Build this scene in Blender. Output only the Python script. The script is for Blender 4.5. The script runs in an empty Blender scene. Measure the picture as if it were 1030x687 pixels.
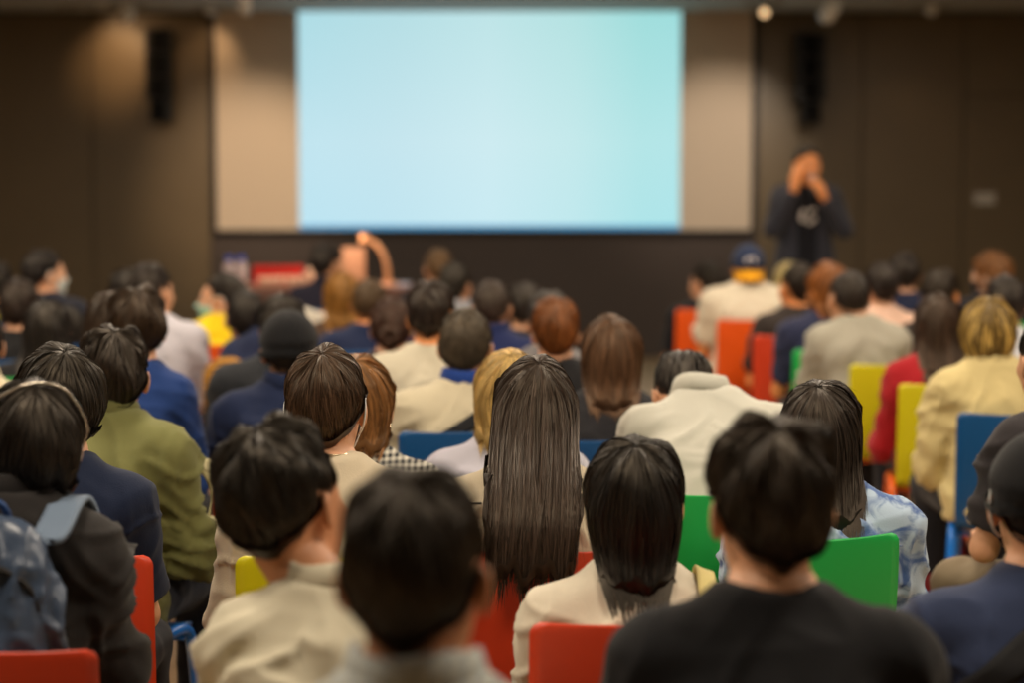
import bpy, math, random, time
import numpy as np
from mathutils import Vector, Matrix

T0 = time.time()
random.seed(7)
SC = bpy.context.scene
COL = SC.collection

# ------------------------------------------------------------------ camera, world, light, exposure
FPX, HZ, CAMZ = 2000.0, 178.0, 1.62
TH = math.atan((343.5 - HZ) / FPX)
cam_data = bpy.data.cameras.new('camera')
cam_data.sensor_width = 36.0
cam_data.lens = 36.0 * FPX / 1030.0
cam_data.dof.use_dof = True
cam_data.dof.focus_distance = 4.35
cam_data.dof.aperture_fstop = 1.75
cam_data.clip_end = 100
cam = bpy.data.objects.new('camera', cam_data)
cam.location = (0, 0, CAMZ)
cam.rotation_euler = (math.pi / 2 - TH, 0, 0)
COL.objects.link(cam)
SC.camera = cam
SC.view_settings.view_transform = 'Standard'
SC.view_settings.look = 'None'
SC.view_settings.gamma = 1.0
SC.view_settings.use_curve_mapping = False
SC.view_settings.exposure = 0.0
SC.cycles.use_denoising = True
SC.cycles.max_bounces = 5
SC.cycles.diffuse_bounces = 3
SC.cycles.glossy_bounces = 2
SC.cycles.sample_clamp_indirect = 4.0

world_ = bpy.data.worlds.new('room_dark')
SC.world = world_
world_.use_nodes = True
world_.node_tree.nodes['Background'].inputs[0].default_value = (0.5, 0.45, 0.4, 1)
world_.node_tree.nodes['Background'].inputs[1].default_value = 0.01

CEIL_W = 37.0          # watts of every ceiling lamp over the audience
CEIL_COL = (1.0, 0.87, 0.70)
TRACK_W = 60.0
TRACK_COL = (1.0, 0.62, 0.32)
SCREEN_E = 1.0


def at(px, py, D):
    """point on the ray through pixel (px,py), D metres along the optical axis"""
    xc = (px - 515.0) / FPX * D
    yc = -(py - 343.5) / FPX * D
    return np.array([xc, D * math.cos(TH) + yc * math.sin(TH), CAMZ - D * math.sin(TH) + yc * math.cos(TH)])


# ------------------------------------------------------------------ colours and materials
def lin(c):
    o = []
    for v in c:
        v = v / 255.0
        o.append(v / 12.92 if v <= 0.04045 else ((v + 0.055) / 1.055) ** 2.4)
    return (*o, 1.0)


MATS = {}


def mat(name, rgb, rough=0.6, spec=0.4, bump=None, metallic=0.0, var=0.0, var_scale=8.0, coat=0.0, sheen=0.0):
    if name in MATS:
        return MATS[name]
    m = bpy.data.materials.new(name)
    m.use_nodes = True
    nt = m.node_tree
    b = nt.nodes['Principled BSDF']
    b.inputs['Base Color'].default_value = lin(rgb)
    b.inputs['Roughness'].default_value = rough
    b.inputs['Specular IOR Level'].default_value = spec
    b.inputs['Metallic'].default_value = metallic
    b.inputs['Coat Weight'].default_value = coat
    b.inputs['Sheen Weight'].default_value = sheen
    tc = nt.nodes.new('ShaderNodeTexCoord')
    if var > 0:
        n = nt.nodes.new('ShaderNodeTexNoise')
        n.inputs['Scale'].default_value = var_scale
        n.inputs['Detail'].default_value = 4
        nt.links.new(tc.outputs['Object'], n.inputs['Vector'])
        mx = nt.nodes.new('ShaderNodeMix')
        mx.data_type = 'RGBA'
        c = lin(rgb)
        mx.inputs['A'].default_value = (c[0] * (1 - var), c[1] * (1 - var), c[2] * (1 - var), 1)
        mx.inputs['B'].default_value = (min(1, c[0] * (1 + var)), min(1, c[1] * (1 + var)), min(1, c[2] * (1 + var)), 1)
        nt.links.new(n.outputs['Fac'], mx.inputs['Factor'])
        nt.links.new(mx.outputs['Result'], b.inputs['Base Color'])
    if bump:
        n2 = nt.nodes.new('ShaderNodeTexNoise')
        n2.inputs['Scale'].default_value = bump[0]
        n2.inputs['Detail'].default_value = 3
        nt.links.new(tc.outputs['Object'], n2.inputs['Vector'])
        bp = nt.nodes.new('ShaderNodeBump')
        bp.inputs['Strength'].default_value = bump[1]
        bp.inputs['Distance'].default_value = 0.01
        nt.links.new(n2.outputs['Fac'], bp.inputs['Height'])
        nt.links.new(bp.outputs['Normal'], b.inputs['Normal'])
    MATS[name] = m
    return m


def cloth(rgb, pattern=None, rgb2=None):
    name = 'cloth_%d_%d_%d_%s' % (*rgb, pattern or 'plain')
    if name in MATS:
        return MATS[name]
    m = mat(name, rgb, 0.85, 0.2, (260, 0.12), var=0.06, var_scale=30, sheen=0.08)
    if pattern:
        nt = m.node_tree
        b = nt.nodes['Principled BSDF']
        for l in list(b.inputs['Base Color'].links):
            nt.links.remove(l)
        tc = nt.nodes.new('ShaderNodeTexCoord')
        sp = nt.nodes.new('ShaderNodeSeparateXYZ')
        nt.links.new(tc.outputs['Object'], sp.inputs[0])

        def wave(sock, scale, thr):
            a = nt.nodes.new('ShaderNodeMath'); a.operation = 'MULTIPLY'; a.inputs[1].default_value = scale
            nt.links.new(sock, a.inputs[0])
            f = nt.nodes.new('ShaderNodeMath'); f.operation = 'FRACT'
            nt.links.new(a.outputs[0], f.inputs[0])
            g = nt.nodes.new('ShaderNodeMath'); g.operation = 'LESS_THAN'; g.inputs[1].default_value = thr
            nt.links.new(f.outputs[0], g.inputs[0])
            return g.outputs[0]
        mx = nt.nodes.new('ShaderNodeMix'); mx.data_type = 'RGBA'
        mx.inputs['A'].default_value = lin(rgb)
        mx.inputs['B'].default_value = lin(rgb2)
        if pattern == 'check':
            w1 = wave(sp.outputs[0], 62, 0.5); w2 = wave(sp.outputs[2], 62, 0.5)
            s = nt.nodes.new('ShaderNodeMath'); s.operation = 'ADD'
            nt.links.new(w1, s.inputs[0]); nt.links.new(w2, s.inputs[1])
            h = nt.nodes.new('ShaderNodeMath'); h.operation = 'MULTIPLY'; h.inputs[1].default_value = 0.5
            nt.links.new(s.outputs[0], h.inputs[0])
            nt.links.new(h.outputs[0], mx.inputs['Factor'])
        elif pattern == 'pinstripe':
            nt.links.new(wave(sp.outputs[0], 150, 0.3), mx.inputs['Factor'])
        elif pattern == 'stripe_v':
            nt.links.new(wave(sp.outputs[0], 55, 0.4), mx.inputs['Factor'])
        elif pattern == 'stripe_h':
            nt.links.new(wave(sp.outputs[2], 40, 0.45), mx.inputs['Factor'])
        elif pattern in ('tiedye', 'camo'):
            n = nt.nodes.new('ShaderNodeTexNoise')
            n.inputs['Scale'].default_value = 14
            n.inputs['Detail'].default_value = 6
            n.inputs['Distortion'].default_value = 1.2
            nt.links.new(tc.outputs['Object'], n.inputs['Vector'])
            r = nt.nodes.new('ShaderNodeMapRange')
            r.inputs['From Min'].default_value = 0.46; r.inputs['From Max'].default_value = 0.62
            nt.links.new(n.outputs['Fac'], r.inputs['Value'])
            nt.links.new(r.outputs['Result'], mx.inputs['Factor'])
        nt.links.new(mx.outputs['Result'], b.inputs['Base Color'])
    return m


def hair_mat(rgb, rgb2=None):
    """hair: every lock carries its own tone (attribute), root colour to a lighter strand colour"""
    name = 'hair_%d_%d_%d_%s' % (*rgb, 'x' if rgb2 is None else '%d_%d' % rgb2[:2])
    if name in MATS:
        return MATS[name]
    m = bpy.data.materials.new(name)
    m.use_nodes = True
    nt = m.node_tree
    b = nt.nodes['Principled BSDF']
    at_ = nt.nodes.new('ShaderNodeAttribute'); at_.attribute_name = 'tone'
    mx = nt.nodes.new('ShaderNodeMix'); mx.data_type = 'RGBA'
    c = lin(rgb)
    d = lin(rgb2) if rgb2 else tuple(min(1, v * 2.9) for v in c[:3]) + (1,)
    mx.inputs['A'].default_value = tuple(v * 0.75 for v in c[:3]) + (1,) if rgb2 is None else c
    mx.inputs['B'].default_value = d
    nt.links.new(at_.outputs['Fac'], mx.inputs['Factor'])
    nt.links.new(mx.outputs['Result'], b.inputs['Base Color'])
    b.inputs['Roughness'].default_value = 0.46
    b.inputs['Specular IOR Level'].default_value = 0.40
    b.inputs['Specular Tint'].default_value = (0.95, 0.80, 0.62, 1)
    MATS[name] = m
    return m


SKIN = {}


def skin(tone=0):
    cols = [(214, 160, 124), (196, 138, 100), (224, 176, 142), (228, 150, 92)]
    if tone not in SKIN:
        m = mat('skin_%d' % tone, cols[tone], 0.5, 0.35, (90, 0.06), var=0.05, var_scale=25)
        SKIN[tone] = m
    return SKIN[tone]


# ------------------------------------------------------------------ objects
def tag(o, label=None, cat=None, group=None, kind=None):
    if label: o['label'] = label
    if cat: o['category'] = cat
    if group: o['group'] = group
    if kind: o['kind'] = kind
    return o


def empty(name, loc=(0, 0, 0), rz=0.0):
    o = bpy.data.objects.new(name, None)
    o.empty_display_size = 0.1
    o.location = loc
    o.rotation_euler = (0, 0, rz)
    COL.objects.link(o)
    return o


def mk(name, V, Q, m, parent=None, smooth=True, T=None, attr=None):
    """ONE mesh object out of numpy vertices, quads and triangles"""
    V = np.asarray(V, dtype=np.float32)
    Q = np.asarray(Q, dtype=np.int32).reshape(-1, 4) if Q is not None and len(Q) else np.zeros((0, 4), np.int32)
    T = np.asarray(T, dtype=np.int32).reshape(-1, 3) if T is not None and len(T) else np.zeros((0, 3), np.int32)
    me = bpy.data.meshes.new(name)
    me.vertices.add(len(V))
    me.vertices.foreach_set('co', V.ravel())
    nl = Q.size + T.size
    me.loops.add(nl)
    me.loops.foreach_set('vertex_index', np.concatenate([Q.ravel(), T.ravel()]))
    nf = len(Q) + len(T)
    me.polygons.add(nf)
    starts = np.concatenate([np.arange(len(Q)) * 4, Q.size + np.arange(len(T)) * 3]).astype(np.int32)
    me.polygons.foreach_set('loop_start', starts)
    me.polygons.foreach_set('use_smooth', np.full(nf, smooth, dtype=bool))
    if attr is not None:
        a = me.attributes.new('tone', 'FLOAT', 'POINT')
        a.data.foreach_set('value', np.asarray(attr, dtype=np.float32))
    me.update(calc_edges=True)
    me.validate()
    o = bpy.data.objects.new(name, me)
    if m is not None:
        me.materials.append(m)
    COL.objects.link(o)
    if parent is not None:
        o.parent = parent
    return o


class MB:
    """collects shapes, then builds one mesh"""
    def __init__(self):
        self.V, self.Q, self.T, self.n = [], [], [], 0

    def add(self, V, Q=None, T=None):
        V = np.asarray(V, float)
        self.V.append(V)
        if Q is not None and len(Q): self.Q.append(np.asarray(Q) + self.n)
        if T is not None and len(T): self.T.append(np.asarray(T) + self.n)
        self.n += len(V)
        return self

    def box(self, x0, x1, y0, y1, z0, z1, bev=0.0):
        if bev <= 0:
            V = [(x, y, z) for x in (x0, x1) for y in (y0, y1) for z in (z0, z1)]
            Q = [(0, 1, 3, 2), (4, 6, 7, 5), (0, 4, 5, 1), (2, 3, 7, 6), (0, 2, 6, 4), (1, 5, 7, 3)]
            return self.add(V, Q)
        b = bev
        bm_ = __import__('bmesh').new()
        import bmesh
        bmesh.ops.create_cube(bm_, size=1.0)
        for v in bm_.verts:
            v.co = ((x0 + x1) / 2 + v.co.x * (x1 - x0), (y0 + y1) / 2 + v.co.y * (y1 - y0), (z0 + z1) / 2 + v.co.z * (z1 - z0))
        bmesh.ops.bevel(bm_, geom=bm_.edges[:], offset=b, segments=2, affect='EDGES', profile=0.5)
        bm_.verts.index_update()
        V = [tuple(v.co) for v in bm_.verts]
        Q = [[v.index for v in f.verts] for f in bm_.faces if len(f.verts) == 4]
        T = [[v.index for v in f.verts] for f in bm_.faces if len(f.verts) == 3]
        bm_.free()
        return self.add(V, Q, T)

    def tube(self, pts, r, seg=8, flat=1.0, caps=True):
        P = np.asarray(pts, float)
        n = len(P)
        R = np.full(n, r) if np.isscalar(r) else np.asarray(r, float)
        tan = np.gradient(P, axis=0)
        tan /= np.linalg.norm(tan, axis=1)[:, None] + 1e-9
        ref = np.array([0, 0, 1.0]) if abs(tan[0][2]) < 0.9 else np.array([1.0, 0, 0])
        u = np.cross(tan[0], ref); u /= np.linalg.norm(u)
        V = []
        for i in range(n):
            u = u - tan[i] * np.dot(u, tan[i]); u /= np.linalg.norm(u) + 1e-9
            w = np.cross(tan[i], u)
            for k in range(seg):
                a = 2 * math.pi * k / seg
                V.append(P[i] + R[i] * (math.cos(a) * u + math.sin(a) * w * flat))
        Q = [(i * seg + k, i * seg + (k + 1) % seg, (i + 1) * seg + (k + 1) % seg, (i + 1) * seg + k)
             for i in range(n - 1) for k in range(seg)]
        T = []
        if caps:
            V.append(P[0]); V.append(P[-1])
            c0, c1 = n * seg, n * seg + 1
            for k in range(seg):
                T.append((c0, (k + 1) % seg, k))
                T.append((c1, (n - 1) * seg + k, (n - 1) * seg + (k + 1) % seg))
        return self.add(V, Q, T)

    def lathe(self, prof, c=(0, 0, 0), seg=20, axis='z'):
        V, Q = [], []
        n = len(prof)
        for (r, z) in prof:
            for k in range(seg):
                a = 2 * math.pi * k / seg
                p = (r * math.cos(a), r * math.sin(a), z)
                if axis == 'y': p = (p[0], z, p[1])
                if axis == 'x': p = (z, p[0], p[1])
                V.append((c[0] + p[0], c[1] + p[1], c[2] + p[2]))
        for i in range(n - 1):
            for k in range(seg):
                q = (i * seg + k, i * seg + (k + 1) % seg, (i + 1) * seg + (k + 1) % seg, (i + 1) * seg + k)
                Q.append(q if axis != 'y' else q[::-1])
        return self.add(V, Q)

    def sheet(self, P, t, outward=None):
        """closed sheet of thickness t from a grid of points (rows, cols, 3)"""
        P = np.asarray(P, float)
        nr, nc = P.shape[:2]
        du = np.gradient(P, axis=1); dv = np.gradient(P, axis=0)
        N = np.cross(du, dv); N /= np.linalg.norm(N, axis=2)[..., None] + 1e-9
        A = P + N * t / 2; B = P - N * t / 2
        V = np.concatenate([A.reshape(-1, 3), B.reshape(-1, 3)])
        o = nr * nc
        Q = []
        for i in range(nr - 1):
            for j in range(nc - 1):
                a, b, c, d = i * nc + j, i * nc + j + 1, (i + 1) * nc + j + 1, (i + 1) * nc + j
                Q.append((a, b, c, d)); Q.append((o + d, o + c, o + b, o + a))
        for j in range(nc - 1):
            Q.append((o + j, o + j + 1, j + 1, j)); k = (nr - 1) * nc + j
            Q.append((k, k + 1, o + k + 1, o + k))
        for i in range(nr - 1):
            a, b = i * nc, (i + 1) * nc
            Q.append((a, b, o + b, o + a)); a += nc - 1; b += nc - 1
            Q.append((o + a, o + b, b, a))
        return self.add(V, Q)

    def build(self, name, m, parent=None, smooth=True):
        V = np.concatenate(self.V)
        Q = np.concatenate(self.Q) if self.Q else None
        T = np.concatenate(self.T) if self.T else None
        return mk(name, V, Q, m, parent, smooth, T)


def smooth_path(pts, n=24):
    """Catmull-Rom through the points"""
    P = np.asarray(pts, float)
    P = np.vstack([2 * P[0] - P[1], P, 2 * P[-1] - P[-2]])
    out = []
    m = len(P) - 3
    for t in np.linspace(0, m - 1e-6, n):
        i = int(t); f = t - i
        p0, p1, p2, p3 = P[i:i + 4]
        out.append(0.5 * (2 * p1 + (p2 - p0) * f + (2 * p0 - 5 * p1 + 4 * p2 - p3) * f * f + (3 * p1 - p0 - 3 * p2 + p3) * f ** 3))
    return np.array(out)


# ------------------------------------------------------------------ signed distance shapes and their surface
def smin(a, b, k):
    if k <= 0: return np.minimum(a, b)
    h = np.maximum(k - np.abs(a - b), 0) / k
    return np.minimum(a, b) - h * h * k * 0.25


def smax(a, b, k):
    return -smin(-a, -b, k)


class Cap:
    def __init__(self, a, b, r1, r2=None, flat=False):
        self.a, self.b = np.asarray(a, float), np.asarray(b, float)
        self.r1, self.r2 = r1, r1 if r2 is None else r2
        self.flat = flat
        R = max(self.r1, self.r2)
        self.lo = np.minimum(self.a, self.b) - R; self.hi = np.maximum(self.a, self.b) + R

    def __call__(self, X, Y, Z):
        a, d = self.a, self.b - self.a
        L = float(d @ d) + 1e-12
        t0 = ((X - a[0]) * d[0] + (Y - a[1]) * d[1] + (Z - a[2]) * d[2]) / L
        t = np.clip(t0, 0, 1)
        dx = X - a[0] - t * d[0]; dy = Y - a[1] - t * d[1]; dz = Z - a[2] - t * d[2]
        r = np.sqrt(dx * dx + dy * dy + dz * dz) - (self.r1 + (self.r2 - self.r1) * t)
        if self.flat:
            r = np.maximum(r, (t0 - 1) * math.sqrt(L))
        return r


class Ell:
    def __init__(self, c, rad, R=None):
        self.c, self.rad = np.asarray(c, float), np.asarray(rad, float)
        self.R = None if R is None else np.asarray(R, float)
        m = self.rad.max() if R is not None else self.rad
        self.lo, self.hi = self.c - m, self.c + m

    def __call__(self, X, Y, Z):
        x, y, z = X - self.c[0], Y - self.c[1], Z - self.c[2]
        if self.R is not None:
            R = self.R
            x, y, z = (R[0, 0] * x + R[1, 0] * y + R[2, 0] * z, R[0, 1] * x + R[1, 1] * y + R[2, 1] * z,
                       R[0, 2] * x + R[1, 2] * y + R[2, 2] * z)
        r = self.rad
        k0 = np.sqrt((x / r[0]) ** 2 + (y / r[1]) ** 2 + (z / r[2]) ** 2) + 1e-6
        k1 = np.sqrt((x / r[0] ** 2) ** 2 + (y / r[1] ** 2) ** 2 + (z / r[2] ** 2) ** 2) + 1e-6
        return k0 * (k0 - 1) / k1


class Torso:
    def __init__(self, zs, wx, wy, cy, zlo, zhi, n=2.3):
        self.zs, self.wx, self.wy, self.cy = map(lambda q: np.asarray(q, float), (zs, wx, wy, cy))
        self.zlo, self.zhi, self.n = zlo, zhi, n
        self.lo = np.array([-self.wx.max(), (self.cy - self.wy).min(), zlo])
        self.hi = np.array([self.wx.max(), (self.cy + self.wy).max(), zhi])

    def __call__(self, X, Y, Z):
        wx = np.interp(Z, self.zs, self.wx); wy = np.interp(Z, self.zs, self.wy); cy = np.interp(Z, self.zs, self.cy)
        k = (np.abs(X / wx) ** self.n + np.abs((Y - cy) / wy) ** self.n + 1e-12) ** (1 / self.n)
        d = (k - 1) * np.minimum(wx, wy)
        return np.maximum(np.maximum(d, self.zlo - Z), Z - self.zhi)


def sdf_points(prims, P):
    X, Y, Z = P[..., 0], P[..., 1], P[..., 2]
    F = np.full(X.shape, 1.0)
    for op, s, k in prims:
        d = s(X, Y, Z)
        F = smin(F, d, k) if op == '+' else smax(F, -d, k)
    return F


def axis(lo, hi, h, fine=None, hf=None):
    if fine is None:
        return np.arange(lo, hi + h, h)
    out, x = [lo], lo
    while x < hi:
        x += hf if any(a - hf < x < b + hf for a, b in fine) else h
        out.append(x)
    return np.array(out)


def field(prims, xs, ys, zs):
    F = np.full((len(xs), len(ys), len(zs)), 0.3, np.float32)
    for op, s, k in prims:
        pad = k + 0.035
        i0, i1 = np.searchsorted(xs, s.lo[0] - pad), np.searchsorted(xs, s.hi[0] + pad)
        j0, j1 = np.searchsorted(ys, s.lo[1] - pad), np.searchsorted(ys, s.hi[1] + pad)
        k0, k1 = np.searchsorted(zs, s.lo[2] - pad), np.searchsorted(zs, s.hi[2] + pad)
        if i1 <= i0 or j1 <= j0 or k1 <= k0: continue
        d = s(xs[i0:i1, None, None], ys[None, j0:j1, None], zs[None, None, k0:k1])
        sub = F[i0:i1, j0:j1, k0:k1]
        F[i0:i1, j0:j1, k0:k1] = smin(sub, d, k) if op == '+' else smax(sub, -d, k)
    return F


def surface_nets(F, xs, ys, zs):
    S = F < 0
    nx, ny, nz = F.shape
    cnt = np.zeros((nx - 1, ny - 1, nz - 1), np.int8)
    for a in (0, 1):
        for b in (0, 1):
            for c in (0, 1):
                cnt += S[a:nx - 1 + a, b:ny - 1 + b, c:nz - 1 + c]
    act = (cnt > 0) & (cnt < 8)
    I, J, K = np.nonzero(act)
    idx = np.full(act.shape, -1, np.int32)
    idx[I, J, K] = np.arange(len(I))
    corners = [(a, b, c) for a in (0, 1) for b in (0, 1) for c in (0, 1)]
    val = {q: F[I + q[0], J + q[1], K + q[2]] for q in corners}
    acc = np.zeros((len(I), 3)); num = np.zeros(len(I))
    for q in corners:
        for ax in range(3):
            if q[ax] == 0:
                p = list(q); p[ax] = 1; p = tuple(p)
                v0, v1 = val[q], val[p]
                m = (v0 < 0) != (v1 < 0)
                t = v0[m] / (v0[m] - v1[m])
                pos = np.tile(np.array(q, float), (m.sum(), 1)); pos[:, ax] += t
                acc[m] += pos; num[m] += 1
    f = acc / num[:, None]
    V = np.stack([xs[I] + f[:, 0] * (xs[I + 1] - xs[I]), ys[J] + f[:, 1] * (ys[J + 1] - ys[J]), zs[K] + f[:, 2] * (zs[K + 1] - zs[K])], 1)
    quads = []
    for ax in range(3):
        A = np.take(S, range(F.shape[ax] - 1), ax) if False else None
        sl0 = [slice(None)] * 3; sl1 = [slice(None)] * 3
        sl0[ax] = slice(0, -1); sl1[ax] = slice(1, None)
        s0, s1 = S[tuple(sl0)], S[tuple(sl1)]
        ch = s0 != s1
        i, j, k = np.nonzero(ch)
        o = [1, 2] if ax == 0 else ([2, 0] if ax == 1 else [0, 1])
        co = np.stack([i, j, k], 1)
        ok = (co[:, o[0]] > 0) & (co[:, o[1]] > 0) & (co[:, o[0]] < F.shape[o[0]] - 1) & (co[:, o[1]] < F.shape[o[1]] - 1)
        co = co[ok]
        ins = s0[co[:, 0], co[:, 1], co[:, 2]]
        c = []
        for da, db in ((-1, -1), (0, -1), (0, 0), (-1, 0)):
            q = co.copy(); q[:, o[0]] += da; q[:, o[1]] += db
            c.append(idx[q[:, 0], q[:, 1], q[:, 2]])
        q = np.stack(c, 1)
        q[~ins] = q[~ins][:, ::-1]
        quads.append(q)
    Q = np.concatenate(quads)
    Q = Q[(Q >= 0).all(1)]
    return V, Q


def relax(V, Q, it=1, lam=0.5):
    for _ in range(it):
        acc = np.zeros_like(V); n = np.zeros(len(V))
        for a in range(4):
            b = (a + 1) % 4
            for d in range(3):
                acc[:, d] += np.bincount(Q[:, a], V[Q[:, b], d], len(V)) + np.bincount(Q[:, b], V[Q[:, a], d], len(V))
            n += np.bincount(Q[:, a], minlength=len(V)) + np.bincount(Q[:, b], minlength=len(V))
        V = V + lam * (acc / np.maximum(n, 1)[:, None] - V)
    return V


def normals(V, Q):
    fn = np.cross(V[Q[:, 2]] - V[Q[:, 0]], V[Q[:, 3]] - V[Q[:, 1]])
    N = np.zeros_like(V)
    for a in range(4):
        for d in range(3):
            N[:, d] += np.bincount(Q[:, a], fn[:, d], len(V))
    return N / (np.linalg.norm(N, axis=1)[:, None] + 1e-12)


def vnoise(P):
    I = np.floor(P).astype(np.int64); f = P - I
    f = f * f * (3 - 2 * f)

    def h(i, j, k):
        n = (i * 374761393 + j * 668265263 + k * 2147483647) & 0xffffffff
        n = ((n ^ (n >> 13)) * 1274126177) & 0xffffffff
        return ((n ^ (n >> 16)) & 0xffff) / 65535.0
    out = 0
    for a in (0, 1):
        for b in (0, 1):
            for c in (0, 1):
                w = (f[:, 0] if a else 1 - f[:, 0]) * (f[:, 1] if b else 1 - f[:, 1]) * (f[:, 2] if c else 1 - f[:, 2])
                out = out + w * h(I[:, 0] + a, I[:, 1] + b, I[:, 2] + c)
    return out * 2 - 1


def rot(yaw=0, pitch=0, roll=0):
    """degrees; pitch > 0 nods forward, yaw > 0 turns to the person's left, roll > 0 tilts to the right"""
    y, p, r = math.radians(yaw), -math.radians(pitch), math.radians(roll)
    Rz = np.array([[math.cos(y), -math.sin(y), 0], [math.sin(y), math.cos(y), 0], [0, 0, 1]])
    Rx = np.array([[1, 0, 0], [0, math.cos(p), -math.sin(p)], [0, math.sin(p), math.cos(p)]])
    Ry = np.array([[math.cos(r), 0, math.sin(r)], [0, 1, 0], [-math.sin(r), 0, math.cos(r)]])
    return Rz @ Rx @ Ry


# ------------------------------------------------------------------ people
def hand_prims(W, d, n, side, curl=0.6, spread=0.0, thumb=1.0):
    """palm, four unequal bent fingers and a thumb from the wrist W along d; n = out of the palm's inside"""
    W, d, n = np.asarray(W, float), np.asarray(d, float), np.asarray(n, float)
    d = d / np.linalg.norm(d)
    n = n - d * (n @ d); n /= np.linalg.norm(n)
    s = np.cross(d, n) * side
    P = []
    for o, l in ((-0.027, 0.078), (-0.009, 0.086), (0.009, 0.088), (0.027, 0.084)):
        P.append(('+', Cap(W + s * o * 0.6, W + d * l + s * o, 0.015, 0.0125), 0.012))
    for i, (o, L) in enumerate(((0.029, 0.068), (0.010, 0.078), (-0.010, 0.073), (-0.028, 0.056))):
        p = W + d * (0.088 - 0.003 * abs(i - 1)) + s * o
        ang = math.radians(8 * spread) * (1.2 - i) * 1.0
        dd = d * math.cos(ang) + s * math.sin(ang)
        a = 0.0
        for j, (f, r) in enumerate(((0.45, 0.0092), (0.31, 0.0083), (0.24, 0.0074))):
            a += curl * (0.75 if j == 0 else 0.95)
            v = dd * math.cos(a) + n * math.sin(a)
            q = p + v * L * f
            P.append(('+', Cap(p, q, r, r * 0.93), 0.003))
            p = q
    t0 = W + d * 0.025 + s * 0.028
    t1 = t0 + (d * 0.6 + s * 0.62 * thumb + n * 0.35) * 0.042
    t2 = t1 + (d * 0.85 + s * 0.12 * thumb + n * 0.45 * curl) * 0.034
    t3 = t2 + (d * 0.85 - s * 0.05 + n * 0.5 * curl) * 0.026
    P += [('+', Cap(t0, t1, 0.015, 0.0115), 0.014), ('+', Cap(t1, t2, 0.0108, 0.0095), 0.004), ('+', Cap(t2, t3, 0.0095, 0.008), 0.003)]
    return P


def head_prims(R, c, hs=1.0, ears=True, face=True):
    T = lambda p: c + R @ (hs * np.asarray(p, float))
    E = lambda p, r, Q=None: Ell(T(p), hs * np.asarray(r, float), R if Q is None else R @ Q)
    P = [('+', E((0, -0.012, 0.020), (0.075, 0.094, 0.090)), 0.02),
         ('+', E((0, -0.035, -0.01), (0.066, 0.068, 0.075)), 0.02),
         ('+', E((0, 0.030, -0.012), (0.066, 0.066, 0.088)), 0.03),
         ('+', E((0, 0.036, -0.062), (0.054, 0.058, 0.062)), 0.03),
         ('+', Cap(T((0, 0.080, -0.106)), T((0, 0.078, -0.112)), 0.016 * hs), 0.03)]
    if face:
        P += [('+', Cap(T((-0.036, 0.083, 0.024)), T((0.036, 0.083, 0.024)), 0.010 * hs), 0.016),
              ('+', E((-0.042, 0.066, -0.030), (0.022, 0.020, 0.020)), 0.02),
              ('+', E((0.042, 0.066, -0.030), (0.022, 0.020, 0.020)), 0.02),
              ('-', E((-0.032, 0.103, 0.004), (0.017, 0.016, 0.011)), 0.014),
              ('-', E((0.032, 0.103, 0.004), (0.017, 0.016, 0.011)), 0.014),
              ('+', Cap(T((0, 0.092, 0.010)), T((0, 0.112, -0.032)), 0.008 * hs, 0.0115 * hs), 0.012),
              ('+', E((-0.012, 0.102, -0.035), (0.009, 0.010, 0.008)), 0.006),
              ('+', E((0.012, 0.102, -0.035), (0.009, 0.010, 0.008)), 0.006),
              ('+', E((0, 0.094, -0.061), (0.024, 0.010, 0.0065)), 0.006),
              ('+', E((0, 0.093, -0.072), (0.021, 0.010, 0.0070)), 0.006),
              ('-', Cap(T((-0.022, 0.104, -0.0665)), T((0.022, 0.104, -0.0665)), 0.0022 * hs), 0.004)]
    if ears:
        for s in (-1, 1):
            Q = rot(yaw=s * 24, pitch=-12)
            P += [('+', E((s * 0.082, -0.012, -0.014), (0.009, 0.020, 0.033), Q), 0.006),
                  ('-', E((s * 0.089, -0.004, -0.010), (0.006, 0.010, 0.017), Q), 0.005)]
    return P


NECK_LOCAL = [('+', Cap((0, -0.02, -0.07), (0, -0.045, -0.17), 0.052, 0.058), 0.03)]
_HL = head_prims(np.eye(3), np.zeros(3), 1.0, ears=False, face=True)
_HLN = _HL + NECK_LOCAL


def ray_out(prims, c0, D, lo=0.03, hi=0.17, it=14):
    lo = np.full(D.shape[:-1], lo); hi = np.full(D.shape[:-1], hi)
    for _ in range(it):
        m = (lo + hi) / 2
        ins = sdf_points(prims, c0 + D * m[..., None]) < 0
        lo = np.where(ins, m, lo); hi = np.where(ins, hi, m)
    return (lo + hi) / 2


TAU = math.radians(24)
C0 = np.array([0, -0.010, 0.0])
NPSI, NALP = 72, 46
PSI = np.linspace(0, 2 * math.pi, NPSI, endpoint=False)
ALP = np.radians(np.linspace(0, 135, NALP))
_a = np.array([0, -math.sin(TAU), math.cos(TAU)]); _e1 = np.array([0, math.cos(TAU), math.sin(TAU)]); _e2 = np.array([1.0, 0, 0])
_D = (np.cos(ALP)[None, :, None] * _a + np.sin(ALP)[None, :, None] * (np.cos(PSI)[:, None, None] * _e1 + np.sin(PSI)[:, None, None] * _e2))
_RAD = ray_out(_HLN, C0, _D)

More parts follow.
